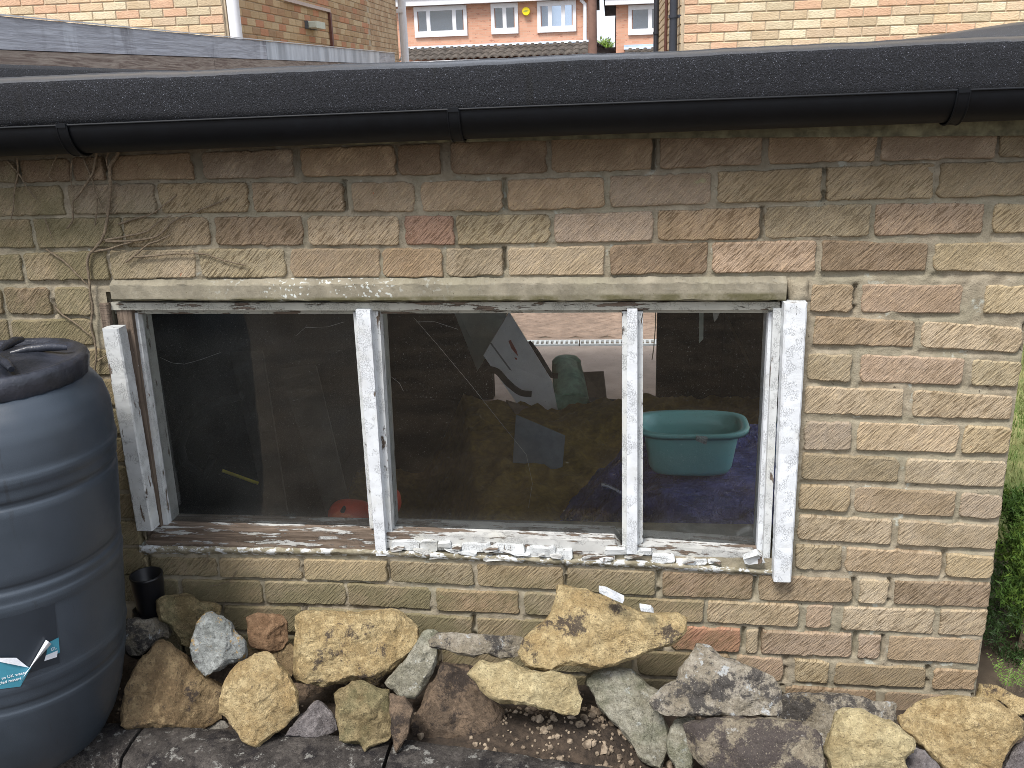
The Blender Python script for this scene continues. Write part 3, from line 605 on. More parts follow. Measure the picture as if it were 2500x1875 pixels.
# green roll of matting
rollm = simple('green_mat', (.38, .62, .48), .7, .25, 30, .0012)
roll = thing('mat_roll', 'rolled green foam mat standing beyond the white box', 'mat', at(1392, 1000, Y=3.1))
A0, A1 = at(1383, 885, Y=3.25), at(1396, 985, Y=3.0); r0 = (at(1419, 900, Y=3.2)-at(1346, 900, Y=3.2)).length/2
mb = MB(); mb.tube([A0+Vector((0, 0, r0*.45)), A0+Vector((0, 0, r0*.35)), A0+Vector((0, 0, r0*.1)), A0-Vector((0, 0, .03)), A0.lerp(A1, .5), A1], [r0*.35, r0*.75, r0*.97, r0, r0*1.08, r0*1.15], 32); mb.build('outer_wrap', rollm, roll)
B0, B1 = at(1352, 985, Y=2.95), at(1432, 992, Y=2.95); mb = MB(); mb.tube([B0, B0.lerp(B1, .5), B1], [.055, .06, .05], 24); mb.build('inner_roll', simple('green_mat_dark', (.22, .40, .30), .7, .25, 30), roll)
pxboard('wood_offcut', [(1424, 908, 3.9), (1474, 906, 3.9), (1482, 976, 3.75), (1426, 966, 3.75)], .02, simple('tan_card', (.26, .21, .16), .8, .2), 'tan square of card lying on the concrete beyond the green roll', 'card')
pxboard('floor_plank', [(1236, 976, 2.6), (1408, 1030, 2.55), (1398, 1048, 2.5), (1378, 1062, 2.45), (1258, 1010, 2.5)], .03, simple('brown_plank', (.24, .18, .13), .85, .4, 20), 'dark brown plank lying in front of the tilted white box', 'plank')
pxboard('timber_batten', [(1430, 968, 3.1), (1515, 976, 3.1), (1500, 990, 3.0), (1428, 1012, 2.9), (1425, 985, 3.0)], .03, simple('dark_batten', (.03, .026, .022), .85, .4, 20), 'dark batten end at the foot of the green roll', 'batten')
pxboard('slate_sheet', [(1260, 1012, 1.9), (1380, 1063, 1.9), (1372, 1156, 1.8), (1252, 1130, 1.8)], .006, simple('slate_grey_sheet', (.12, .14, .155), .45, .2, 25), 'slate grey square sheet leaning on the olive carpet', 'sheet')
# olive carpet heap
def heap(name, x0, x1, y0, y1, fn, mat, label, cat, nx=90, ny=70):
    mb = MB(); mb.grid(nx, ny, lambda u, v: (lambda x, y: Vector((x, y, fn(x, y))))(x0+u*(x1-x0), y0+v*(y1-y0)))
    vs = mb.v[:]; mb2 = MB(); mb2.v = vs; mb2.f = mb.f; mb2.sm = mb.sm
    n = len(vs); rim = [i for i in range(nx+1)]+[(j+1)*(nx+1)-1 for j in range(1, ny+1)]+[ny*(nx+1)+i for i in range(nx-1, -1, -1)]+[j*(nx+1) for j in range(ny-1, 0, -1)]
    mb2.add([Vector((vs[i].x, vs[i].y, FZ)) for i in rim], []); m = len(rim)
    for k in range(m): mb2.f.append((rim[k], n+k, n+(k+1) % m, rim[(k+1) % m])); mb2.sm.append(True)
    return mb2.build(name, mat, label=label, cat=cat)
def carpet(x, y):
    z = lerp([(.3, -1.52), (1.8, -1.43), (2.45, -1.445)], y)+(lerp([(-1.2, .16), (-.75, .13), (-.5, .05), (-.32, -.01), (.2, .02), (.45, .06), (1.0, .05)], x))*math.exp(-((y-2.4)/.5)**2)
    z += .045*N3(x*3, y*3, 1)+.045*(1-abs(N3(x*5+y*3, y*3.5, 3)))**3+.03*(1-abs(N3(x*9-y*5, y*7, 6)))**4-.02; z -= max(0, y-2.62)*1.6
    xl = lerp([(.5, -.13), (2.4, -.50)], y)
    if x < xl: z -= min(.5, (xl-x)*2.2)
    return max(FZ+.01, z)
heap('carpet', -1.1, 1.0, .3, 3.0, carpet, simple('olive_carpet', (.22, .15, .03), .95, .35, 35, .004), 'crumpled olive brown carpet heaped on the garage floor', 'carpet')
# blue sheet
def tarp(x, y):
    r = ((x-.62)/.48)**2+((y-.86)/.50)**2; z = -1.068-.20*max(0, (.40-x)/.21)**1.15-.12*max(0, (.62-y)/.4)-.25*max(0, y-1.1)
    z += (.05*(1-abs(N3(x*5+y*3, y*7-x*3, 2)))**4+.030*abs(N3(x*7+y*3, y*9-x*3, 2))+.014*N3(x*18, y*14, 4)+.018*abs(N3(x*16-y*9, y*22, 8)))*min(1, max(.1, (r-.1)*2.2)); return max(FZ+.02, z)
tm = NT('blue_plastic_sheet'); tm.set(tm.mix(tm.ramp(tm.noise(9, 5), .35, .65), (.045, .055, .19), (.12, .14, .42)), .24, .6); tm.bump(tm.noise(22, 5, .65, dist=2.5), .03)
heap('plastic_sheet', -.08, 1.0, .14, 1.5, tarp, tm.m, 'crinkled dark blue plastic sheet bundled under the teal bowl', 'plastic sheet', 120, 120)
# bowl
bc = Vector((.500, .90, -1.058)); bowl = thing('washing_up_bowl', 'teal plastic washing up bowl standing on the blue sheet', 'bowl', bc)
tealm = simple('teal_plastic', (.21, .50, .48), .35, .06, 8, 0, .5)
def sup(a, rx, ry, p=3.2): ry = ry*.78; c, s_ = math.cos(a), math.sin(a); return (math.copysign(abs(c)**(2/p), c)*rx, math.copysign(abs(s_)**(2/p), s_)*ry)
mb = MB(); seg = 72; prof = [(0.01, .01, .004), (.115, .085, .0035), (.128, .097, .008), (.136, .105, .022), (.150, .122, .100), (.158, .130, .132), (.166, .138, .137), (.184, .152, .139), (.186, .154, .134), (.184, .152, .124),
      (.181, .149, .127), (.181, .149, .132), (.163, .135, .131), (.154, .126, .126), (.146, .118, .098), (.131, .101, .022), (.124, .094, .0105), (.11, .08, .008), (.01, .01, .008)]
prof = prof[:10]+prof[10:]
vs = []
for rx, ry, z in prof:
    for k in range(seg):
        x, y = sup(2*math.pi*k/seg, rx, ry); sag = .010*(x/.18)**2*(1 if z > .09 else 0); vs.append(bc+Vector((x, y, z*1.26-sag+(.006*math.cos(4*math.pi*k/seg) if z > .12 else 0))))
mb.add(vs, [(i*seg+k, i*seg+(k+1) % seg, (i+1)*seg+(k+1) % seg, (i+1)*seg+k) for i in range(len(prof)-1) for k in range(seg)], True); mb.build('basin', tealm, bowl)
stk = [at(x, y+4, Y=.765) for x, y in ((1700, 1063), (1728, 1066), (1724, 1082), (1699, 1072))]
mb = MB(); mb.hexa(stk[::-1], [p+Vector((0, .03, 0)) for p in stk[::-1]]); mb.build('sticker', simple('silver_sticker', (.30, .34, .33), .5, .5, 160, 0), bowl)
# orange thing, stick, hose, planks behind the left pane
om = simple('orange_plastic', (.70, .075, .03), .45, .12, 20, .0005)
tool = thing('orange_tool_case', 'orange plastic tool body lying behind the left mullion', 'tool', at(880, 1330, Y=.28))
def blob(mb, c, rx, ry, rz, seed=0, amp=.1, p=2.6, n=24):
    vs = []
    for j in range(n+1):
        ph = math.pi*j/n-math.pi/2
        for i in range(n*2):
            th = math.pi*i/n; q = lambda t, p_: math.copysign(abs(t)**(2/p_), t)
            d = Vector((q(math.cos(ph), p)*q(math.cos(th), p)*rx, q(math.cos(ph), p)*q(math.sin(th), p)*ry, q(math.sin(ph), p)*rz)); k = 1+amp*N3(d.x*9+seed, d.y*9, d.z*9); vs.append(c+d*k)
    mb.add(vs, [(j*2*n+i, j*2*n+(i+1) % (2*n), (j+1)*2*n+(i+1) % (2*n), (j+1)*2*n+i) for j in range(n) for i in range(2*n)], True); return mb
c1, c2 = at(862, 1256, Y=.26), at(958, 1222, Y=.26)
blob(MB(), c1, .062, .05, .042, 1, .2).build('body', om, tool); blob(MB(), c2, .024, .03, .034, 4, .2).build('handle', om, tool); MB().tube([c1+Vector((.04, 0, .01)), c2-Vector((0, 0, .01))], .02, 16).build('neck', om, tool)
hb = at(836, 1248, Y=.215); MB().tube([hb, hb+Vector((0, .02, 0))], .006, 16).build('bolt_hole', M['black'], tool)
MB().tube([at(543, 1149, Y=.7), at(630, 1180, Y=.7)], .0055, 10).build('cane', simple('yellow_cane', (.65, .55, .06), .6, .1), label='short yellow cane seen low through the left pane', cat='cane')
MB().tube([at(x, y, Y=.62) for x, y in ((590, 965), (545, 978), (500, 1000), (455, 1045), (440, 1090), (450, 1130), (500, 1160), (520, 1115))], .014, 12).build('hose', M['black'], label='black hose looping in the dark behind the left pane', cat='hose')
pk = simple('dim_plank', (.075, .07, .06), .85, .3, 12, .0006, .1)
for q, lb_ in (([(680, 900, 1.3), (770, 890, 1.3), (860, 1260, .8), (800, 1265, .8)], 'wide dim plank leaning behind the left pane, nearer the mullion'), ([(560, 860, 1.5), (640, 855, 1.5), (700, 1250, 1.0), (650, 1255, 1.0)], 'narrow dim plank leaning behind the middle of the left pane')):
    pxboard('leaning_plank', q, .02, pk, lb_, 'plank')
# curled edges hanging inside the right pane
MB().tube([at(1601, 745, Y=.12), at(1600, 800, Y=.12), at(1596, 850, Y=.12), at(1592, 878, Y=.12)], .0012, 6).build('dry_stem', M['vine'], label='thin dry stem hanging inside the right pane', cat='stem')
pxboard('hanging_strip', [(1707, 745, .5), (1718, 745, .5), (1717, 828, .5), (1707, 838, .5)], .002, cardg, 'narrow grey strip hanging inside the right pane', 'strip')
pxboard('paper_scrap', [(1738, 752, .3), (1762, 752, .3), (1752, 776, .3), (1744, 786, .3)], .002, simple('scrap', (.5, .5, .5), .8, .1), 'torn pale scrap hanging at the top of the right pane', 'scrap')
# cobwebs
wm = simple('cobweb', (.45, .45, .43), .9, 0, 10, 0)
cw = thing('cobweb', 'long cobweb strands slanting across the middle pane', 'cobweb', at(1100, 900, Y=.06))
MB().tube([at(x, y, Y=.060+.02*i) for i, (x, y) in enumerate([(1010, 775), (1075, 850), (1150, 940), (1225, 1035), (1285, 1110), (1300, 1180), (1290, 1240)])], .00028, 4).build('strand', wm, cw)
MB().tube([at(x, y, Y=.065) for x, y in ((1015, 786), (1060, 785), (1118, 804))], .0003, 4).build('strand', wm, cw)
cw2 = thing('cobweb', 'short curved cobweb wisps inside the upper left pane', 'cobweb', at(450, 880, Y=.06))
for L in ([(390, 872), (420, 886), (450, 889), (490, 878), (540, 860)], [(722, 820), (745, 800), (800, 798), (840, 786)], [(380, 1000), (384, 985), (390, 972)], [(955, 920), (975, 935), (985, 955)]):
    MB().tube([at(x, y, Y=.06) for x, y in L], .00028, 4).build('strand', wm, cw2)

# ================================================================== DRIVE
dz = -2.0
MB().box((-6, 4.52, dz-.055), (.84, 5.86, dz)).box((-.70, 4.1, dz-.0), (.7, 4.52, dz+.002)).build('driveway', simple('pinkish_concrete', (.40, .33, .29), .9, .18, 5, .002), kind='structure')
MB().box((-.30, 3.0, dz), (.7, 4.1, dz+.002)).build('concrete_apron', simple('pink_concrete', (.30, .235, .20), .9, .18, 5, .002), kind='structure')
pv = thing('block_paving', 'herringbone brown block paving on the drive beyond the drain', 'paving', (-.5, 6.3, dz-.06)); pv['kind'] = 'structure'; del pv['category']
MB().box((-3.2, 6.0, dz-.06), (.84, 24, dz-.012)).build('bedding', simple('paving_sand', (.16, .13, .10), .95, .3, 3), pv)
pm = simple('paver_clay', (.30, .215, .165), .85, .3, 9, .002); mb = MB(); a_, b_ = .098, .048
mb.add([(-a_, -b_, -.04), (a_, -b_, -.04), (a_, b_, -.04), (-a_, b_, -.04), (-a_, -b_, -.004), (a_, -b_, -.004), (a_, b_, -.004), (-a_, b_, -.004), (-a_+.004, -b_+.004, 0), (a_-.004, -b_+.004, 0), (a_-.004, b_-.004, 0), (-a_+.004, b_-.004, 0)],
       [(8, 9, 10, 11)]+[(4+i, 4+(i+1) % 4, 8+(i+1) % 4, 8+i) for i in range(4)]+[(i, (i+1) % 4, 4+(i+1) % 4, 4+i) for i in range(4)])
proto = None; cnt = 0; c45 = math.radians(45)
for i in range(-30, 30):
    for j in range(-30, 30):
        for kk in (0, 1):
            # 90 degree herringbone on a 0.1 grid, laid at 45 degrees
            u = i*.4/2*1.0; 
            gx = (j*.1)+(i*.2)*1.0; gy = (j*.1)-0*(i)
            if kk == 0: lx, ly, rot = gx+.1, gy+.05+0*i, 0
            else: lx, ly, rot = gx+.05-.0, gy+.2, math.pi/2
            # herringbone cell: repeats (0.1,0.1) and (0.4,0)->(0.2,-0.2)
            gx = j*.1+i*.2; gy = j*.1-i*.2
            if kk == 0: lx, ly = gx+.1, gy+.05
            else: lx, ly = gx+.05-0.1+.1, gy+.2-.0; lx = gx+.05; 
            X = -.15+lx*math.cos(c45)-ly*math.sin(c45); Y_ = 7.15+lx*math.sin(c45)+ly*math.cos(c45)
            if not (-1.05 < X < .80 and 6.16 < Y_ < 8.3): continue
            if cnt >= 296: continue
            if proto is None: proto = mb.build('paver', pm, pv); me = proto.data; me.transform(Matrix.Translation(ORG[pv])); o = proto
            else: o = proto.copy(); COL.objects.link(o); o.parent = pv
            o.location = Vector((X, Y_, dz+random.uniform(-.002, .002)))-ORG[pv]; o.rotation_euler = (0, 0, rot+c45); cnt += 1
random.seed(5)
dr = thing('drain_channel', 'pale slotted drain channel crossing the drive', 'drain', (0, 5.98, dz))
for k, (xa, xb) in enumerate(((-1.04, -.045), (-.035, .80))):
    mb = MB().box((xa, 5.90, dz-.04), (xb, 5.925, dz+.006)).box((xa, 6.035, dz-.04), (xb, 6.06, dz+.006)); n = int((xb-xa)/.042)
    for i in range(n+1): x = xa+i*(xb-xa)/n; mb.box((max(xa, x-.010), 5.9255, dz-.01), (min(xb, x+.010), 6.0345, dz+.005))
    mb.build('grate', simple('galvanised', (.62, .65, .66), .5, .1), dr)
MB().box((-1.04, 5.926, dz-.05), (.80, 6.034, dz-.03)).build('channel', M['black'], dr)
for i, x in enumerate([-1.0+.226*k for k in range(8)]): pass
MB().box((-3.2, 6.062, dz-.05), (.84, 6.15, dz)).build('brick_edging', pm, pv)

# ================================================================== LEFT NEIGHBOUR ROOF
nb = thing('neighbour_roof', 'neighbouring flat roof edged with weathered grey timber boards', 'roof', (-1.8, 3, 0))
def bdp(y, top): return (lerp([(.5, .406), (5.4, .458)], y) if top else lerp([(.5, .320), (5.3, .377)], y))
tg = NT('grey_weathered_timber'); v = tg.mapping((1, 3, 60)); c = tg.mix(tg.ramp(tg.noise(1.5, 6, .6, v, 1.), .3, .7), (.34, .34, .37), (.55, .56, .60)); c = tg.mix(tg.ramp(tg.noise(1, 5, .6, tg.mapping((1, 5, 1.2))), .58, .72, 0, .8), c, (.13, .12, .13)); c = tg.mix(tg.ramp(tg.noise(1, 5, .6, tg.mapping((1, 9, 2), (.3, 0, 0))), .60, .68, 0, .6), c, (.62, .64, .68)); tg.set(c, .75, .4); tg.bump(tg.noise(2, 5, .6, v), .004)
tl = NT('lead_flashing'); c = tl.mix(tl.ramp(tl.noise(1, 5, .6, tl.mapping((1, 7, 1.5))), .35, .65), (.36, .39, .43), (.66, .70, .75)); tl.set(c, .5, .5); tl.bump(tl.noise(1, 5, .6, tl.mapping((1, 8, 3))), .01)
for nm, y0, y1, mt in (('fascia_board', -.4, 2.62, tg.m), ('lead_flashing', 2.625, 4.95, tl.m), ('fascia_board', 4.955, 5.45, tg.m)):
    mb = MB(); mb.add([(-1.42, y0, bdp(y0, 0)), (-1.42, y1, bdp(y1, 0)), (-1.42, y1, bdp(y1, 1)), (-1.42, y0, bdp(y0, 1)), (-1.442, y0, bdp(y0, 0)), (-1.442, y1, bdp(y1, 0)), (-1.442, y1, bdp(y1, 1)), (-1.442, y0, bdp(y0, 1))],
        [(0, 1, 2, 3), (7, 6, 5, 4), (3, 2, 6, 7), (1, 0, 4, 5), (0, 3, 7, 4), (2, 1, 5, 6)]); mb.build(nm, mt, nb)
mb = MB(); mb.add([(-1.437, -.4, bdp(-.4, 1)+.005), (-1.412, -.4, bdp(-.4, 1)+.005), (-1.412, 5.46, bdp(5.46, 1)+.005), (-1.437, 5.46, bdp(5.46, 1)+.005), (-1.437, -.4, bdp(-.4, 1)+.001), (-1.412, -.4, bdp(-.4, 1)+.001), (-1.412, 5.46, bdp(5.46, 1)+.001), (-1.437, 5.46, bdp(5.46, 1)+.001)], [(0, 1, 2, 3), (1, 5, 6, 2), (0, 4, 5, 1), (3, 2, 6, 7)]); mb.build('drip_trim', simple('pale_trim', (.7, .7, .7), .5, .1), nb)
tb = NT('old_brown_timber'); v = tb.mapping((1, 3, 40)); c = tb.mix(tb.ramp(tb.noise(1.5, 6, .7, v, 2.), .3, .7), (.17, .12, .10), (.42, .35, .29)); c = tb.mix(tb.ramp(tb.noise(1, 5, .6, tb.mapping((1, 14, 14))), .64, .72, 0, .8), c, (.10, .07, .05)); tb.set(c, .9, .2); tb.bump(tb.noise(2, 5, .6, v), .004)
for y0, y1 in ((-.4, 1.98), (1.984, 5.3)): MB().hexa([(-1.423, y0, .16), (-1.423, y1, .16), (-1.423, y1, bdp(y1, 0)-.002), (-1.423, y0, bdp(y0, 0)-.002)], [(-1.50, y0, .16), (-1.50, y1, .16), (-1.50, y1, bdp(y1, 0)-.002), (-1.50, y0, bdp(y0, 0)-.002)]).build('backing_board', tb.m, nb)
MB().box((-4.0, -.4, .30), (-1.44, 5.46, .37)).build('roof_deck', M['felt'], nb)
MB().box((-1.58, -.4, -2.0), (-1.502, 5.3, .30)).build('side_wall', M['mortar'], nb)

# ================================================================== TAN HOUSES
def house_brick_mat(name):
    t = NT(name); oi = t.n('ShaderNodeObjectInfo'); c = oi.outputs['Color']
    c2 = t.mix(t.ramp(t.noise(9, 5), .35, .7, 0, .5), c, t.mix(1., c, (.80, .76, .70), 'MULTIPLY')); c2 = t.mix(t.ramp(t.noise(60, 4), .55, .7, 0, .4), c2, t.mix(1., c, (1.15, 1.15, 1.1), 'MULTIPLY'))
    t.set(c2, .9, .2); t.bump(t.noise(1, 4, .6, t.mapping((45, 45, 110), (0, .7, 0))), .006); return t.m
HB = house_brick_mat('house_brick'); HC = [(.70, .53, .35), (.62, .48, .33), (.64, .42, .28), (.70, .60, .42), (.56, .44, .29), (.60, .50, .34), (.66, .50, .32)]
hm = simple('house_mortar', (.52, .43, .31), .95, .15, 20, .002)
def chips(parent, origin, U, ncols, nrows, x0lim, x1lim, z0, mat, cols, nrm, L=.215, H=.065, J=.010, skip=None):
    """brick faces laid on a plane, all sharing one mesh"""
    mb = MB(); l, h, e = L/2, H/2, .004; U = Vector(U); nrm = Vector(nrm); Zv = Vector((0, 0, 1))
    pts = [U*a+Zv*b+nrm*c for a, b, c in ((-l, -h, 0), (l, -h, 0), (l, h, 0), (-l, h, 0), (-l, -h, .005), (l, -h, .005), (l, h, .005), (-l, h, .005), (-l+e, -h+e, .009), (l-e, -h+e, .009), (l-e, h-e, .009), (-l+e, h-e, .009))]
    mb.add(pts, [(8, 9, 10, 11)]+[(4+i, 4+(i+1) % 4, 8+(i+1) % 4, 8+i) for i in range(4)]+[(i, (i+1) % 4, 4+(i+1) % 4, 4+i) for i in range(4)])
    proto = None; c = 0
    for r_ in range(nrows):
        for k in range(ncols):
            s_ = x0lim+(L+J)*(k+.5)+((L+J)/2 if r_ % 2 else 0)-(L+J)/2; sc = 1.
            a, b = s_-L/2, s_+L/2
            if a < x0lim: a = x0lim
            if b > x1lim: b = x1lim
            if b-a < .05 or c >= 290: continue
            ctr = Vector(origin)+U*((a+b)/2)+Zv*(z0+(H+J)*(r_+.5)); 
            if skip and skip((a+b)/2, ctr.z): continue
            if proto is None:
                proto = mb.build('brick', mat, parent); proto.data.transform(Matrix.Translation(ORG[parent])); o = proto
            else: o = proto.copy(); COL.objects.link(o); o.parent = parent
            o.location = ctr-ORG[parent]; f_ = (b-a)/L
            o.scale = (f_ if abs(U.x) > .5 else 1, f_ if abs(U.y) > .5 else 1, 1); k_ = random.uniform(.92, 1.08); cc = random.choice(cols); o.color = (cc[0]*k_, cc[1]*k_, cc[2]*k_, 1); c += 1
    return c
# right house: facade plane Y=6.5
rh = thing('tan_house', 'pale tan brick house wall above the roof on the right with black downpipes', 'house', (3, 8, -2.0))
cx = .852
MB().box((cx, 6.5, -2.05), (7.5, 11.1, 6.0)).build('wall', hm, rh, kind=None)
w_r = [o for o in rh.children if o.name.startswith('wall')][0]
chips(w_r, (cx, 6.5, 0), (1, 0, 0), 19, 12, 0., 4.2, .34, HB, HC, (0, -1, 0))
wside = MB().box((cx-.022, 6.52, -2.0), (cx-.0005, 11.08, 5.9)).build('side_wall', hm, rh)
chips(wside, (cx-.022, 6.53, 0), (0, 1, 0), 20, 12, 0., 4.5, .34, HB, [(.55, .43, .29), (.58, .46, .32), (.50, .40, .27)], (-1, 0, 0))
def pipe(px, py, Y, r, z0, z1, name, mat, label, parent=None, br=None, dirv=-1):
    p = at(px, py, Y=Y); mb = MB().tube([(p.x, p.y, z0), (p.x, p.y, z1)], r, 16)
    o = mb.build(name, mat, parent, label=label)
    if br is not None: q = at(px, br, Y=Y); MB().tube([(q.x, q.y, q.z-.012), (q.x, q.y, q.z+.012)], r*1.25, 16).box((q.x-r*.2, q.y-.012, q.z-.012), (q.x+r*2.6, q.y+.012, q.z+.012)).build('pipe_bracket', mat, o)
    return o
dpm = simple('dark_downpipe', (.035, .038, .048), .35, .1, 10, 0)
pipe(1644, 60, 6.55, .034, -2, 6, 'downpipe', dpm, 'thick black downpipe', rh, 40)
pipe(1602, 60, 10.3, .032, -2, 6, 'downpipe', dpm, 'thin black downpipe', rh, 81)
pipe(1626, 60, 8.4, .016, -2, 6, 'downpipe', simple('brown_pipe', (.10, .04, .03), .5, .1), 'narrow brown pipe', rh)
MB().box((.80, 8.0, -2), (.829, 8.2, .40)).build('pipe_boxing', simple('white_boxing', (.75, .75, .72), .5, .1), rh)
# left house: front plane Y=6.7, corner X
lx = at(548, 60, Y=6.7).x
ya = at(968, 80, X=lx).y
lh = thing('tan_house', 'tan brick house at upper left seen corner on with white corner pipe', 'house', (-5, 9, -2.0))
w1 = MB().box((-11, 6.7, -2.05), (lx, ya, 6.0)).build('wall', hm, lh)
chips(w1, (lx, 6.7, 0), (-1, 0, 0), 18, 10, 0., 3.6, .44, HB, HC, (0, -1, 0))
w2 = MB().box((lx+.0005, 6.72, -2.0), (lx+.022, ya-.03, 5.9)).build('side_wall', hm, lh)
HS = [(.54, .38, .22), (.58, .43, .26), (.50, .32, .19), (.62, .48, .30), (.46, .31, .19), (.58, .30, .18)]
lim = chips(w2, (lx+.022, 6.75, 0), (0, 1, 0), 24, 12, 0., 5.2, .60, HB, HS, (1, 0, 0))
chips(w2, (lx+.022, 6.75, 0), (0, 1, 0), 0, 0, 0, 0, 0, HB, HS, (1, 0, 0))
# rest of the side wall: far courses joined
mb = MB(); random.seed(3)
for r_ in range(14):
    for k in range(25):
        a = 11.97+k*.225+(.1125 if r_ % 2 else 0); z = .60+.075*r_; b = min(a+.215, ya-.06)
        if b-a > .05: mb.add([(lx+.0225, a, z+.005), (lx+.0225, b, z+.005), (lx+.0225, b, z+.07), (lx+.0225, a, z+.07), (lx+.031, a+.003, z+.008), (lx+.031, b-.003, z+.008), (lx+.031, b-.003, z+.067), (lx+.031, a+.003, z+.067)], [(4, 5, 6, 7)]+[(i, (i+1) % 4, 4+(i+1) % 4, 4+i) for i in range(4)])
tf = NT('far_house_brick'); tf.set(tf.mix(tf.ramp(tf.noise(4, 5), .35, .65), (.46, .30, .18), (.62, .47, .30)), .9, .2)
mb.build('far_bricks', tf.m, lh, kind='stuff')
wp = simple('white_upvc', (.80, .80, .82), .35, .03, 10, 0)
p0 = at(568, 60, Y=6.66)
MB().tube([(p0.x, 6.72, -2), (p0.x, 6.72, 6)], .055, 20).build('downpipe', wp, lh, 'fat white corner pipe')
p1 = at(985, 80, Y=ya+.03); MB().tube([(p1.x, p1.y, -2), (p1.x, p1.y, 6)], .066, 14).build('downpipe', wp, lh, 'white pipe on the far corner')
q = at(978, 27, Y=ya+.03); MB().box((lx, q.y-.09, q.z-.03), (p1.x+.03, q.y-.02, q.z+.03)).build('pipe_bracket', wp, lh)
# conduit and box on the side wall
cA, cB, cC = at(697, -2, X=lx+.05), at(805, 27, X=lx+.05), at(812, 120, X=lx+.05); cA.x = cB.x = cC.x = lx+.05; zc = (cA.z+cB.z)/2; cA.z = cB.z = zc
MB().box((lx+.03, cA.y, zc-.018), (lx+.06, cB.y, zc+.018)).build('conduit', simple('pale_conduit', (.60, .50, .45), .6, .1), lh)
MB().box((lx+.032, cB.y-.03, .4), (lx+.062, cB.y+.03, zc-.019)).build('conduit', simple('brown_conduit', (.15, .06, .045), .6, .1), lh)
e0, e1 = at(745, 50, X=lx+.04), at(772, 74, X=lx+.04)
MB().box((lx+.03, e0.y, e1.z), (lx+.06, e1.y, e0.z)).build('meter_back', simple('grey_back', (.12, .13, .14), .6, .1), lh); MB().bev((lx+.061, e0.y+.02, e1.z+.005), (lx+.16, e1.y-.02, e0.z-.005), .01).build('meter_box', simple('cream_box', (.62, .66, .55), .5, .05), lh)

# ================================================================== RED BRICK HOUSES
def mk_redbrick():
    t = NT('red_brickwork'); s = t.sep(); b = t.n('ShaderNodeTexBrick'); t.l(t.comb(s[0], s[2], 0.), b.inputs['Vector']); b.inputs['Scale'].default_value = 1; b.inputs['Brick Width'].default_value = .225; b.inputs['Row Height'].default_value = .075; b.inputs['Mortar Size'].default_value = .006
    b.inputs['Color1'].default_value = (.64, .36, .25, 1); b.inputs['Color2'].default_value = (.57, .30, .20, 1); b.inputs['Mortar'].default_value = (.55, .38, .28, 1)
    c = t.mix(t.ramp(t.noise(1, 3, .6, t.mapping((4, 1, 13))), .60, .64, 0, .7), b.outputs[0], (.33, .14, .10)); t.set(c, .9, .2); return t.m
RB = mk_redbrick(); pg = NT('house_window_glass'); pg.set((.50, .60, .75), .08, .5, .85); pg = pg.m
hY = 30.
def P(x, y, Y=hY): return at(x, y, Y=Y)
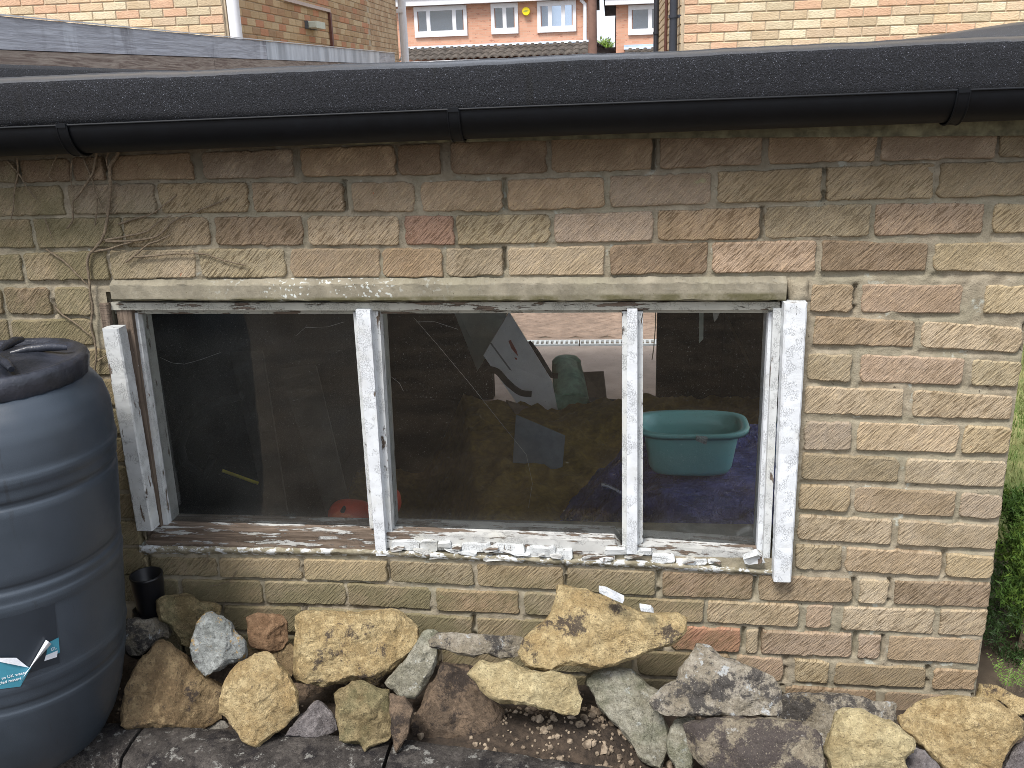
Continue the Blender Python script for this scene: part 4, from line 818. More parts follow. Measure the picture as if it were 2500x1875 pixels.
def red_house(label, xl, xr, wins, loc):
    h = thing('red_brick_house', label, 'house', loc); XL, XR = P(xl, 60).x, P(xr, 60).x; ez = P((xl+xr)/2, 6).z
    MB().box((XL, hY, -2.0), (XR, hY+8, ez+.05)).build('wall', RB, h)
    MB().box((XL-.35, hY-.28, ez-.02), (XR+.2, hY-.002, ez+.22)).build('eaves_board', wp, h)
    mb = MB(); mb.add([(XL-.4, hY-.35, ez+.22), (XR+.25, hY-.35, ez+.22), (XR+.25, hY+4, ez+2.8), (XL-.4, hY+4, ez+2.8), (XL-.4, hY+8.3, ez+.22), (XR+.25, hY+8.3, ez+.22)], [(0, 1, 2, 3), (3, 2, 5, 4), (0, 3, 4), (1, 5, 2)]); mb.build('roof', simple('grey_roof_tiles', (.12, .11, .10), .9, .3, 6, .01), h)
    for x0, y0, x1, y1, bars, tl_ in wins:
        a, b = P(x0, y0), P(x1, y1); zt = ez-.04 if tl_ else (P(x0, y0).z); zb = (P(x0, y1).z+P(x1, y1-(x1-x0)*.036).z)/2; mb = MB(); w = .11
        mb.box((a.x, hY-.07, zb-.05), (b.x, hY-.0015, zb+.13)).box((a.x, hY-.06, zt-.14), (b.x, hY-.0015, zt)).box((a.x, hY-.055, zb+.131), (a.x+w, hY-.0015, zt-.141)).box((b.x-w, hY-.055, zb+.131), (b.x, hY-.0015, zt-.141))
        xs = [a.x+w]+[a.x+(b.x-a.x)*t_ for t_ in bars]+[b.x-w]
        for t_ in bars: xx = a.x+(b.x-a.x)*t_; mb.box((xx-.06, hY-.055, zb+.131), (xx+.06, hY-.0015, zt-.141))
        wf = mb.build('window', wp, h)
        for u, v in zip(xs, xs[1:]): MB().box((u+.03, hY-.03, zb+.132), (v-.03, hY-.02, zt-.142)).build('pane', pg, wf)
    # porch roof: flashing and rows of pantiles
    zt, zb = P((xl+xr)/2, 120-.038*0).z, P((xl+xr)/2, 146, 28.9).z; zt = P(1200, 111).z if xl < 1300 else P(1580, 118).z; zb = P(1200, 142, 28.8).z if xl < 1300 else P(1580, 139, 28.8).z-.12
    fz = P(1200, 104).z-.04 if xl < 1300 else P(1580, 106).z-.02
    fm = simple('blue_lead', (.45, .55, .66), .5, .15, 3, 0)
    MB().box((XL+.25, hY-.05, zt-.02), (XR-.0, hY-.002, fz)).add([(XL+.25, hY-.055, zt+.06), (XR, hY-.055, zt+.06), (XR, hY-.30, zt-.02), (XL+.25, hY-.30, zt-.02)], [(0, 3, 2, 1)]).build('lead_flashing', fm, h)
    mb = MB(); nx = int((XR-XL-.3)/.03)
    for cI in range(3):
        v0, v1 = cI/3, (cI+1)/3
        def tf_(u, v):
            x = XL+.28+u*(XR-XL-.3); s_ = v0+(v1-v0)*v; ph = abs(math.sin(math.pi*x/.24)); return Vector((x, hY-.2-s_*1.0, zt-.03+(zb-zt+.03)*s_+.055*ph+.035*v))
        mb.grid(nx, 1, tf_, smooth=False)
        mb.grid(nx, 1, lambda u, v: (lambda p: p-Vector((0, 0, .04*v)))(tf_(u, 1)), smooth=False)
    mb.build('porch_tiles', simple('dark_pantiles', (.085, .072, .060), .9, .4, 5, .01), h, kind='stuff')
    MB().box((XL+.25, hY-1.27, zb-.20), (XR, hY-1.21, zb-.015)).build('porch_fascia', wp, h); MB().box((XL+.3, hY-1.15, -2), (XR-.05, hY-.0015, zb-.2)).build('porch', RB, h)
    return h
h1 = red_house('red brick house with three white windows and a round yellow alarm box', 966, 1438, [(1010, 19, 1142, 88, (.27, .76), 1), (1198, 14, 1266, 80, (.5,), 1), (1311, 4, 1407, 76, (.33, .67), 1)], (-3.5, 34, -2))
h2 = red_house('red brick house half hidden behind the pole and the right house', 1504, 1760, [(1534, 8, 1640, 82, (.5,), 1)], (3, 34, -2))
pc = P(1285, 28); mb = MB().tube([(pc.x, hY, pc.z), (pc.x, hY-.14, pc.z)], [.13, .12], 24); ab = mb.build('alarm_box', simple('alarm_yellow', (.85, .68, .02), .4, .03), h1)
def text(body, size, loc, rot, mat, name, parent, ext=.002):
    cu = bpy.data.curves.new(name, 'FONT'); cu.body = body; cu.size = size; cu.extrude = ext; cu.align_x = 'CENTER'; cu.align_y = 'CENTER'
    tmp = bpy.data.objects.new('tmp', cu); me = bpy.data.meshes.new_from_object(tmp); bpy.data.objects.remove(tmp)
    R4 = rot.to_4x4() if isinstance(rot, Matrix) else Matrix.Rotation(rot, 4, 'X'); me.transform(Matrix.Translation(Vector(loc)-ORG[parent]) @ R4); me.materials.clear(); me.materials.append(mat)
    o = bpy.data.objects.new(name, me); COL.objects.link(o); o.parent = parent; return o
text('ADT', .085, (pc.x, hY-.143, pc.z), math.pi/2, simple('print_green', (.05, .25, .12), .5, 0), 'lettering', ab)
# white downpipe of the first house
a = P(1428, 30); MB().tube([(P(1418, 2).x, hY-.1, P(1418, 0).z), (a.x, hY-.1, P(1428, 10).z), (a.x, hY-.1, P(1428, 104).z)], .06, 10).build('downpipe', wp, h1)
pp = at(1447, 60, Y=22); MB().tube([(pp.x+.02, 22, -2), (pp.x, 22, 1), (pp.x-.03, 22, 7)], [.115, .105, .09], 14).build('utility_pole', simple('brown_pole', (.22, .13, .10), .9, .3, 3, .005), label='brown wooden utility pole between the two red brick houses', cat='pole')
# white garage and a green tree far behind
wg = thing('white_outbuilding', 'low white outbuilding with sloping roof behind the pole', 'outbuilding', (0, 36, -2)); a, b = P(1440, 120, 36), P(1520, 135, 36)
mb = MB(); z0 = -2; Zl, Zr, Zm = P(1455, 103, 36).z, P(1520, 118, 36).z, P(1478, 116, 36).z
mb.hexa([(a.x-1, 36, z0), (b.x, 36, z0), (b.x, 36, Zm), (P(1478, 116, 36).x, 36, Zm), (a.x, 36, Zl+.2), (a.x-1, 36, Zl+.2)], [(a.x-1, 39, z0), (b.x, 39, z0), (b.x, 39, Zm), (P(1478, 116, 36).x, 39, Zm), (a.x, 39, Zl+.2), (a.x-1, 39, Zl+.2)]); mb.build('wall', wp, wg)
MB().hexa([P(1440, 101, 35.9), P(1478, 115, 35.9), P(1478, 119, 35.9), P(1440, 105, 35.9)][::-1], [P(1440, 101, 35.9)+Vector((0, 3.2, 0)), P(1478, 115, 35.9)+Vector((0, 3.2, 0)), P(1478, 119, 35.9)+Vector((0, 3.2, 0)), P(1440, 105, 35.9)+Vector((0, 3.2, 0))][::-1]).build('roof_edge', simple('grey_trim', (.45, .45, .45), .7), wg)
def leafm(name, a, b):
    t = NT(name); n = t.noise(6, 4); t.set(t.mix(t.ramp(t.noise(60, 3), .35, .65), t.mix(t.ramp(n, .35, .65), a, b), g(a, 1.4)), .6, .3); t.p.inputs['Subsurface Weight'].default_value = 0; return t.m
def foliage(name, clumps, n, size, mat, parent, up=.3, elong=1.6):
    mb = MB(); vs, fs = [], []
    for i in range(n):
        c, r = random.choice(clumps); d = Vector((random.gauss(0, 1), random.gauss(0, 1), random.gauss(0, 1))).normalized()*(random.random()**.4); p = Vector(c)+Vector((d.x*r[0], d.y*r[1], d.z*r[2]))
        a = Vector((random.gauss(0, 1), random.gauss(0, 1), random.gauss(0, 1)+up)).normalized(); b = a.orthogonal().normalized(); b = Matrix.Rotation(random.random()*6.28, 3, a) @ b; s_ = size*random.uniform(.6, 1.4); k = len(vs)
        vs += [p-b*s_*.4, p+a*s_*elong*.5-b*s_*.1*0, p+b*s_*.4, p+a*s_*elong]; fs.append((k, k+2, k+3)) if False else fs.append((k, k+1, k+3)) or fs.append((k+1, k+2, k+3))
    mb.add(vs, fs); return mb.build(name, mat, parent)
random.seed(11)
tc = P(1482, 95, 42); tr = thing('tree', 'bright green leafy tree in the gap between the red brick houses', 'tree', (tc.x, 42, -2))
foliage('crown', [((tc.x+random.uniform(-.9, .9), 42+random.uniform(-.6, .6), tc.z-.55+random.uniform(-1.3, .35)), (.38, .4, .32)) for _ in range(22)], 5000, .13, leafm('tree_leaves', (.10, .18, .03), (.26, .34, .06)), tr)
MB().tube([(tc.x, 42, -2), (tc.x+.05, 42, tc.z-.8)], [.14, .07], 8).build('trunk', M['vine'], tr)

# ================================================================== VINE
random.seed(12)
vine = thing('dead_ivy', 'leafless brown ivy stems climbing the wall at the upper left', 'ivy', (-1.0, -.004, -.45))
Z4 = lambda L: [(x*.3617, 300+y*.3617) for x, y in L]
VN = [([(800, 160), (790, 220), (740, 300), (745, 420), (730, 600), (715, 700), (690, 780), (640, 850), (600, 890), (590, 960), (605, 1080), (610, 1170), (625, 1250), (615, 1370), (640, 1480), (650, 1560), (645, 1690), (700, 1850), (720, 1980)], .0042),
      ([(655, 190), (640, 280), (620, 350), (575, 420), (520, 500), (490, 540), (495, 640), (470, 690), (450, 715)], .003), ([(115, 240), (120, 340), (95, 480), (90, 570), (75, 650)], .0022), ([(50, 260), (130, 350), (180, 430), (250, 520)], .002), ([(560, 240), (620, 380), (650, 480), (690, 580)], .002),
      ([(800, 685), (900, 650), (1010, 620), (1100, 560), (1190, 490)], .0024), ([(700, 790), (800, 775), (950, 745), (1010, 720), (1080, 660), (1160, 625)], .0024), ([(710, 800), (900, 795), (1060, 765), (1150, 680), (1230, 630), (1300, 610), (1380, 575), (1480, 535), (1540, 505)], .0027),
      ([(620, 870), (720, 855), (800, 830), (900, 800)], .003), ([(850, 940), (930, 880), (1000, 820), (1080, 790), (1150, 755)], .0026), ([(910, 905), (1050, 895), (1150, 885), (1300, 880), (1400, 890), (1500, 925), (1600, 950), (1660, 960)], .0024),
      ([(310, 855), (400, 910), (460, 960), (540, 1040), (590, 1095)], .0026), ([(365, 1235), (430, 1300), (520, 1360), (605, 1430)], .0026), ([(740, 180), (720, 240), (728, 310)], .0026), ([(300, 640), (330, 720), (355, 790)], .0014), ([(485, 250), (478, 340), (485, 440)], .0018), ([(400, 190), (330, 340), (355, 385)], .0016), ([(640, 690), (655, 560), (650, 480)], .0016), ([(655, 1610), (700, 1580), (740, 1560)], .002)]
for L, r in VN:
    r *= 1.02
    P_ = [at(x, y, Y=-.006-r) for x, y in Z4(L)]; Q = []
    for i in range(len(P_)-1):
        for k in range(4):
            p0, p1, p2, p3 = P_[max(i-1, 0)], P_[i], P_[i+1], P_[min(i+2, len(P_)-1)]; t = k/4
            Q.append(.5*((2*p1)+(p2-p0)*t+(2*p0-5*p1+4*p2-p3)*t*t+(3*p1-p0-3*p2+p3)*t**3))
    Q.append(P_[-1]); Q = [q+Vector((.0012*N3(i*.7, r*900, 1), .002*N3(i*.5, r*900, 2), .0012*N3(i*.6, 3, r*900))) for i, q in enumerate(Q)]
    n = len(Q); MB().tube(Q, [r*(1-.55*i/n)*(1+.2*N3(i*.8, 4, r*500)) for i in range(n)], 7).build('stem', M['vine'], vine)
for k, L in enumerate(([(1122, 0), (1128, 50), (1085, 100)], [(1320, 120), (1280, 185), (1200, 215), (1140, 225)])):
    MB().tube([at(100+x*.3617, 1350+y*.3617, Y=-.006) for x, y in L], .0011, 6).build('dry_stem', M['vine'], label=['short dry stem hooked below the window rail', 'curved dry twig clinging above the rubble stones'][k], cat='stem')

# ================================================================== WATER BUTT
bx0, by0, z00 = -1.02, -.35, -.6
def ax(z): return (bx0+.06*(z-z00), by0+.10*(z-z00))
butt = thing('water_butt', 'dark blue grey plastic water butt with ribbed body and black lid', 'water butt', (ax(-1.2)[0], ax(-1.2)[1], -1.2))
bm = NT('blue_grey_plastic'); s = bm.sep(); c = bm.mix(bm.ramp(bm.noise(2.5, 4), .3, .7), (.023, .033, .045), (.038, .051, .069)); c = bm.mix(bm.ramp(bm.noise(120, 2, .5), .70, .74, 0, .35), c, (.015, .02, .025)); c = bm.mix(bm.math('MULTIPLY', bm.ramp(bm.noise(1, 4, .6, bm.mapping((60, 60, 3))), .64, .70), .5), c, (.018, .022, .028))
bm.set(c, bm.ramp(bm.noise(30, 5), .3, .7, .33, .45), .6); bm.bump(bm.noise(500, 3), .0003)
prof = [(.120, -1.170), (.150, -1.168), (.172, -1.15), (.192, -1.11), (.206, -1.06), (.215, -1.0), (.2180, -.972), (.2160, -.966), (.2160, -.956), (.2185, -.950), (.2200, -.930), (.2215, -.924), (.2224, -.916), (.2215, -.907), (.2205, -.902), (.2210, -.85), (.2210, -.79), (.2210, -.768), (.2222, -.762), (.2230, -.753), (.2222, -.744), (.2205, -.739), (.2205, -.722), (.2175, -.716), (.2175, -.707), (.2205, -.701), (.2210, -.65), (.2210, -.60), (.2205, -.556), (.2175, -.551), (.2175, -.543), (.2205, -.537), (.2205, -.518), (.2222, -.511), (.2230, -.503), (.2220, -.495), (.2195, -.489), (.2175, -.46), (.213, -.425), (.202, -.393), (.184, -.368), (.163, -.352), (.155, -.33)]
# smooth resample
pr2 = []
for i in range(len(prof)-1):
    for k in range(3): t = k/3; pr2.append((prof[i][0]*(1-t)+prof[i+1][0]*t, prof[i][1]*(1-t)+prof[i+1][1]*t))
pr2.append(prof[-1]); body = MB().lathe(pr2, 128, ax).build('body', bm.m, butt)
lm_ = NT('black_lid_plastic'); lm_.set(lm_.mix(lm_.ramp(lm_.noise(12, 5), .35, .65), (.012, .014, .019), (.035, .038, .050)), .34, .5); lm_.bump(lm_.noise(140, 4), .0012)
lid = MB(); lp = [(0.160, -0.362), (0.171, -0.361), (0.175, -0.357), (0.177, -0.326), (0.174, -0.318), (0.167, -0.314), (0.154, -0.316), (0.150, -0.322), (0.130, -0.323), (0.080, -0.310), (0.005, -0.306)]
seg = 120; vs = []
for j, (r, z) in enumerate(lp):
    cx_, cy_ = ax(z)
    for k in range(seg):
        a = 2*math.pi*k/seg; rr = r; zz_ = z
        if j in (2, 3): rr += .0011*(1 if (k//2) % 2 else -.4)
        if 4 <= j <= 6: zz_ += .0015*N3(k*.2, j, 0)
        if j >= 7: zz_ += .005*N3(math.cos(a)*r*22, math.sin(a)*r*22, 3)
        vs.append((cx_+rr*math.cos(a), cy_+rr*math.sin(a), zz_))
lid.add(vs, [(j*seg+k, j*seg+(k+1) % seg, (j+1)*seg+(k+1) % seg, (j+1)*seg+k) for j in range(len(lp)-1) for k in range(seg)], True)
lido = lid.build('lid', lm_.m, butt)
for k in range(5):
    a = .5+k*1.256; cx_, cy_ = ax(-.3); mb = MB()
    mb.tube([(cx_+r_*math.cos(a), cy_+r_*math.sin(a), -.313+h_) for r_, h_ in ((.03, .006), (.06, .010), (.10, .010), (.135, .004))], [.005, .008, .009, .006], 10); mb.build('lid_rib', lm_.m, lido)
# torn label
def onbutt(px, py, off=.0015, R_=.2215):
    d = ROT @ Vector(((px-1250)/FPX, 1, -(py-937.5)/FPX)); t = 1.2
    for _ in range(60):
        p = CAM+d*t; a_ = ax(p.z); rr = math.hypot(p.x-a_[0], p.y-a_[1]); 
        if rr < R_+off: break
        t += max(.0008, (rr-R_-off)*.6)
    return p
def patch(name, poly, off, mat, parent, label=None, nu=16, curl=None):
    (a, b, c_, d_) = poly; mb = MB()
    def f_(u, v):
        x = (a[0]*(1-u)+b[0]*u)*(1-v)+(d_[0]*(1-u)+c_[0]*u)*v; y = (a[1]*(1-u)+b[1]*u)*(1-v)+(d_[1]*(1-u)+c_[1]*u)*v; return onbutt(x, y, off+(curl(u, v) if curl else 0))
    mb.grid(nu, 8, lambda u, v: f_(u, 1-v)); return mb.build(name, mat, parent, label)
patch('label_residue', ((-40, 1520), (133, 1470), (146, 1618), (-40, 1680)), .0006, simple('old_glue_patch', (.020, .027, .037), .35, .1, 20, 0), body)
lblue = simple('label_blue', (.045, .22, .30), .45, .12, 20, 0); lwhite = simple('label_white', (.66, .68, .72), .5, .08, 60, .001); lpale = simple('label_pale', (.22, .45, .55), .45, .1, 30, 0)
lab = patch('torn_label', ((-30, 1596), (76, 1630), (50, 1676), (-30, 1686)), .002, lblue, body, 'torn blue and white paper label')
patch('label_scrap', ((116, 1570), (143, 1556), (146, 1593), (112, 1612)), .002, lblue, body); patch('label_scrap', ((112, 1600), (141, 1588), (139, 1604), (108, 1614)), .0026, lwhite, body)
patch('label_curl', ((112, 1562), (126, 1572), (64, 1640), (50, 1668)), .003, lwhite, body, curl=lambda u, v: .011*math.sin(math.pi*u))
patch('label_curl', ((-10, 1606), (40, 1606), (70, 1630), (-10, 1614)), .003, lwhite, body, curl=lambda u, v: .004*math.sin(math.pi*u))
tw = simple('label_print', (.75, .78, .8), .5, 0)
def btext(s_, px, py, h_):
    p = onbutt(px, py, .0028); a_ = ax(p.z); n_ = Vector((p.x-a_[0], p.y-a_[1], 0)).normalized(); R_ = Matrix((n_.cross(Vector((0, 0, 1)))*-1, Vector((0, 0, 1)), n_)).transposed()
    text(s_, h_, p, R_, tw, 'lettering', body, .0002)
btext('e to UK water', 30, 1650, .0085); btext('ycled materi', 22, 1663, .0085); btext('GL', 131, 1584, .009)

# black pipe socket by the wall
so = thing('pipe_socket', 'open black plastic pipe socket standing by the wall beside the water butt', 'pipe', at(335, 1560, Y=-.07))
a = at(356, 1402, Y=-.07); b = at(350, 1500, Y=-.07); r1 = (at(391, 1410, Y=-.07)-at(319, 1410, Y=-.07)).length/2
MB().lathe([(r1*.9, b.z), (r1*.93, (a.z+b.z)/2), (r1, (a.z*.7+b.z*.3)), (r1*1.02, a.z-.005), (r1*1.04, a.z), (r1*.93, a.z), (r1*.9, a.z-.06), (.001, a.z-.065)], 40, lambda z: (a.x, a.y)).build('socket', M['pipe_black'], so)
MB().tube([(a.x-.01, a.y, b.z+.01), (a.x-.02, a.y-.01, b.z-.04), (a.x-.05, a.y-.02, b.z-.09)], r1*.98, 24).build('elbow', M['pipe_black'], so)

# ================================================================== ROCKS
RM = {'yel': mk_rock('yellow_limestone', (0.469, 0.331, 0.157), (0.693, 0.552, 0.308), (.10, .08, .07), .18, seed=1), 'pale': mk_rock('pale_limestone', (0.539, 0.424, 0.226), (0.719, 0.611, 0.358), (.20, .16, .11), .04, seed=2),
      'brown': mk_rock('brown_limestone', (0.275, 0.191, 0.104), (0.449, 0.333, 0.184), (.07, .055, .05), .30, seed=3), 'dbrown': mk_rock('dark_brown_stone', (0.150, 0.112, 0.081), (0.288, 0.207, 0.140), (.05, .04, .035), .42, seed=4),
      'lich': mk_rock('lichened_grey_stone', (0.349, 0.300, 0.219), (0.524, 0.474, 0.390), (.07, .065, .065), .52, (.60, .62, .62), .52, seed=5), 'grey': mk_rock('grey_stone', (0.262, 0.243, 0.212), (0.424, 0.397, 0.342), (.07, .065, .06), .36, (.5, .5, .48), .18, seed=6),
      'green': mk_rock('green_white_stone', (0.326, 0.305, 0.224), (0.528, 0.502, 0.409), (.10, .10, .08), .22, (.62, .63, .58), .45, seed=7, green=.35), 'orange': mk_rock('orange_stone', (0.259, 0.153, 0.085), (0.403, 0.256, 0.151), (.10, .07, .04), .12, seed=8),
      'olive': mk_rock('olive_flaky_stone', (0.212, 0.161, 0.079), (0.449, 0.357, 0.197), (.05, .045, .03), .22, seed=9, green=.3), 'flint': mk_rock('flint', (0.259, 0.276, 0.257), (0.499, 0.522, 0.507), (.13, .11, .12), .22, (.62, .38, .10), .62, seed=10),
      'purple': mk_rock('purple_grey_stone', (0.187, 0.166, 0.164), (0.324, 0.295, 0.289), (.06, .05, .055), .3, seed=11)}
RM['longdark'] = mk_rock('mottled_dark_stone', (.30, .25, .18), (.48, .42, .31), (.085, .07, .07), .62, (.55, .53, .48), .30, seed=16)
RM['bigtop'] = mk_rock('big_yellow_stone', (0.503, 0.364, 0.177), (0.716, 0.573, 0.319), (.075, .06, .055), .34, (.62, .57, .48), .12, seed=14)
def rock(label, px, Y, th, mat, seed, name='rubble_stone', facets=8, group='rubble stones heaped against the wall'):
    random.seed(seed*17+3)
    cxp = sum(p[0] for p in px)/len(px); cyp = sum(p[1] for p in px)/len(px)
    C0 = at(cxp, cyp, Y=Y); n = (CAM-C0).normalized()
    n = (n+Vector((0, 0, .0))).normalized(); E1 = Vector((0, 0, 1)).cross(n).normalized(); E2 = n.cross(E1)
    O = [atn(x, y, C0, n) for x, y in px]; Q = []; m = 8
    L = len(O); per = []
    for i in range(L):
        p0, p1, p2, p3 = O[i-1], O[i], O[(i+1) % L], O[(i+2) % L]; k = max(3, int((p2-p1).length/.0065))
        for j in range(k):
            t = j/k; lin_ = p1.lerp(p2, t); cr = .5*((2*p1)+(p2-p0)*t+(2*p0-5*p1+4*p2-p3)*t*t+(3*p1-p0-3*p2+p3)*t**3); Q.append(lin_.lerp(cr, .35))
    size = max((p-C0).length for p in Q); Rr = min(.030, size*.35); N_ = len(Q)
    fac = [(random.uniform(.72, 1.0), random.uniform(-.75, .75), random.uniform(-.7, .7)) for _ in range(facets)]
    fac.append((1.05, random.uniform(-.2, .2), .55)); fac.append((1.0, 0.1, -.6))
    rings = 26; vs = []; fs = []
    def surf(p, t, side):
        d = (p-C0); a, b = d.dot(E1)/size, d.dot(E2)/size
        h = th*(1-t**3.2)**.5 if t < 1 else 0
        if side > 0:
            for k, ga, gb in fac: h = min(h, th*(k+ga*a+gb*b)) if t < .999 else h
            h = max(h, th*.10*(1-t))
        hb = h*side
        P1 = C0+(E1*d.dot(E1)+E2*d.dot(E2))+n*hb
        q = P1*11+Vector((seed*5, 0, 0)); dsp = .5*N3(*q)+.28*N3(*(q*2.3))+.16*N3(*(q*5.1))+.10*N3(*(q*11)); rid = 1-abs(N3(*(P1*20+Vector((seed, 9, 0)))))
        hf = N3(*(P1*48))*.5+N3(*(P1*95))*.3+(1-abs(N3(*(P1*34))))*.35
        return P1+n*side*(th*.30*dsp+.0042*hf)+n*th*.05*rid*side+(E1*N3(*(q*9))+E2*N3(*(q*9+Vector((3, 3, 3)))))*.0028+(E1*N3(*(q*3))+E2*N3(*(q*3+Vector((7, 7, 7)))))*.006
    for j in range(rings+1):
        t = math.sin(.5*math.pi*j/rings)
        for p in Q: vs.append(surf(C0+(p-C0)*t, t, 1))
    for j in range(rings): 
        for i in range(N_): i2 = (i+1) % N_; fs.append((j*N_+i, j*N_+i2, (j+1)*N_+i2, (j+1)*N_+i) if j else (i, N_+i2, N_+i) if False else (j*N_+i, j*N_+i2, (j+1)*N_+i2, (j+1)*N_+i))
    base = rings*N_; off = len(vs)
    for j in range(1, 9):
        t = math.cos(.5*math.pi*j/8)
        for p in Q: vs.append(surf(C0+(p-C0)*max(t, .02), max(t, .02), -.9))
    for j in range(8):
        s0 = base if j == 0 else off+(j-1)*N_; s1 = off+j*N_
        for i in range(N_): i2 = (i+1) % N_; fs.append((s0+i, s0+i2, s1+i2, s1+i))
    # orientation: make outward
    A = sum((O[i].cross(O[(i+1) % L]) for i in range(L)), Vector())
    if A.dot(n) < 0: fs = [f_[::-1] for f_ in fs]
    mb = MB(); mb.add(vs, fs, False); return mb.build(name, mat if not isinstance(mat, str) else RM[mat], label=label, cat='stone', group=group)
z6 = lambda L: [(100+x*.3617, 1350+y*.3617) for x, y in L]
z7 = lambda L: [(850+x*.3843, 1350+y*.3843) for x, y in L]
z8 = lambda L: [(1600+x*.4069, 1350+y*.4069) for x, y in L]
fv = lambda L: [(x*1.1302, y*1.1302) for x, y in L]
rock('dark olive flaky stone under the brickwork right of the pipe socket', z6([(770, 330), (850, 290), (960, 265), (1030, 290), (1070, 325), (1190, 340), (1220, 370), (1200, 420), (1110, 430), (1080, 480), (1050, 560), (1000, 630), (950, 620), (900, 560), (870, 490), (800, 455), (780, 400)]), -.10, .045, 'olive', 1)
rock('small grey lumpy stone touching the water butt', z6([(560, 460), (640, 435), (760, 440), (850, 465), (875, 510), (865, 575), (800, 580), (760, 610), (720, 660), (650, 700), (590, 690), (560, 600)]), -.14, .04, 'lich', 2)
rock('small orange brown stone left of the large yellow one', z6([(1385, 440), (1440, 410), (1560, 402), (1640, 425), (1670, 470), (1670, 580), (1630, 650), (1560, 680), (1480, 660), (1410, 630), (1390, 560)]), -.10, .04, 'orange', 4)
rock('dark stone wedged under the large yellow stone', z6([(1690, 880), (1800, 880), (1900, 900), (1910, 950), (1850, 1040), (1750, 1070), (1690, 1000)]), -.14, .03, 'dbrown', 8)
rock('small shaded stone low between two big leaning stones', z6([(1100, 1180), (1180, 1130), (1240, 1140), (1290, 1190), (1330, 1240), (1200, 1235)]), -.28, .02, 'grey', 9)
rock('small brown stone showing behind the orange brown stone', z6([(1400, 640), (1500, 650), (1600, 660), (1690, 600), (1740, 700), (1690, 840), (1600, 780), (1400, 740)]), -.12, .02, 'brown', 19)
rock('large triangular brown stone leaning beside the water butt', z6([(820, 575), (880, 610), (940, 660), (1000, 720), (1060, 790), (1150, 850), (1230, 890), (1215, 1000), (1205, 1050), (1225, 1110), (1150, 1160), (1070, 1200), (900, 1202), (600, 1195), (535, 1170), (545, 1020), (580, 870), (620, 790), (700, 700), (750, 630)]), -.27, .055, 'brown', 5)
rock('round grey and orange flint perched between the leaning stones', z6([(1090, 425), (1150, 400), (1230, 430), (1290, 470), (1310, 520), (1390, 600), (1395, 660), (1370, 720), (1270, 750), (1200, 800), (1120, 825), (1060, 790), (1020, 720), (1010, 640), (1030, 560), (1045, 480)]), -.23, .045, 'flint', 3)
rock('diamond shaped pale yellow stone standing on its point', z6([(1505, 668), (1560, 690), (1620, 760), (1680, 820), (1730, 930), (1738, 1080), (1690, 1120), (1640, 1180), (1540, 1250), (1450, 1310), (1380, 1270), (1290, 1180), (1240, 1100), (1195, 1070), (1200, 1000), (1225, 900), (1270, 800), (1330, 740), (1420, 690)]), -.34, .055, 'yel', 6)
rock('large golden stone with blackened underside near the heap top', fv([(638, 1330), (660, 1318), (700, 1320), (770, 1322), (845, 1313), (870, 1325), (905, 1360), (900, 1395), (870, 1430), (820, 1478), (760, 1472), (700, 1482), (640, 1472), (632, 1420), (640, 1380)]), -.16, .065, 'bigtop', 7)
rock('tilted greenish slab leaning under the large golden stone', z7([(480, 500), (540, 485), (580, 500), (575, 600), (560, 700), (510, 800), (430, 935), (330, 915), (230, 830), (300, 740), (400, 620), (450, 530)]), -.20, .03, 'green', 13)
rock('thin flat grey slab lying left of the big pointed stone', z7([(505, 560), (560, 510), (640, 500), (740, 515), (900, 520), (1100, 535), (1118, 590), (1075, 660), (950, 660), (890, 640), (800, 655), (700, 640), (600, 615), (530, 600)]), -.17, .035, 'lich', 14)
rock('grey brown stone low between the diamond stone and the jagged one', z6([(1640, 1240), (1680, 1180), (1740, 1110), (1820, 1020), (1870, 1000), (1930, 1030), (1990, 1120), (2000, 1200), (1900, 1245), (1750, 1245)]), -.33, .035, 'purple', 10)
rock('jagged brown stone with hanging point at the front edging', fv([(722, 1500), (762, 1470), (800, 1478), (838, 1490), (848, 1530), (855, 1575), (840, 1600), (800, 1612), (788, 1622), (778, 1605), (735, 1602), (728, 1550)]), -.36, .045, 'olive', 11)
rock('narrow brown spike of stone hanging point down', z7([(262, 905), (350, 910), (420, 980), (400, 1080), (370, 1180), (310, 1270), (285, 1200), (270, 1100)]), -.37, .028, 'dbrown', 12)
rock('big dark brown boulder under the flat grey slab', z7([(600, 700), (700, 705), (770, 715), (800, 790), (900, 880), (960, 960), (1000, 1020), (960, 1120), (850, 1190), (700, 1180), (600, 1200), (500, 1240), (420, 1200), (395, 1120), (430, 1020), (480, 930), (520, 830), (570, 740)]), -.24, .06, 'dbrown', 16)
rock('ochre stone sunk in the loose rubble', z7([(930, 1230), (1000, 1190), (1130, 1110), (1300, 1090), (1420, 1180), (1400, 1290), (900, 1300)]), -.27, .03, 'orange', 28)
rock('greenish white stone standing under the big pointed stone', z7([(1505, 810), (1560, 750), (1680, 720), (1800, 735), (1870, 790), (1910, 850), (1975, 880), (1960, 970), (2010, 1050), (2035, 1150), (2030, 1260), (1990, 1360), (1880, 1330), (1780, 1180), (1690, 1080), (1600, 990), (1560, 920)]), -.22, .055, 'green', 18)
rock('oblong pale cream block below the big pointed stone', z7([(765, 765), (830, 690), (900, 690), (1050, 700), (1130, 745), (1260, 755), (1400, 765), (1440, 790), (1478, 930), (1455, 1035), (1380, 1030), (1250, 990), (1100, 970), (950, 950), (870, 900), (820, 830)]), -.29, .05, 'pale', 17)
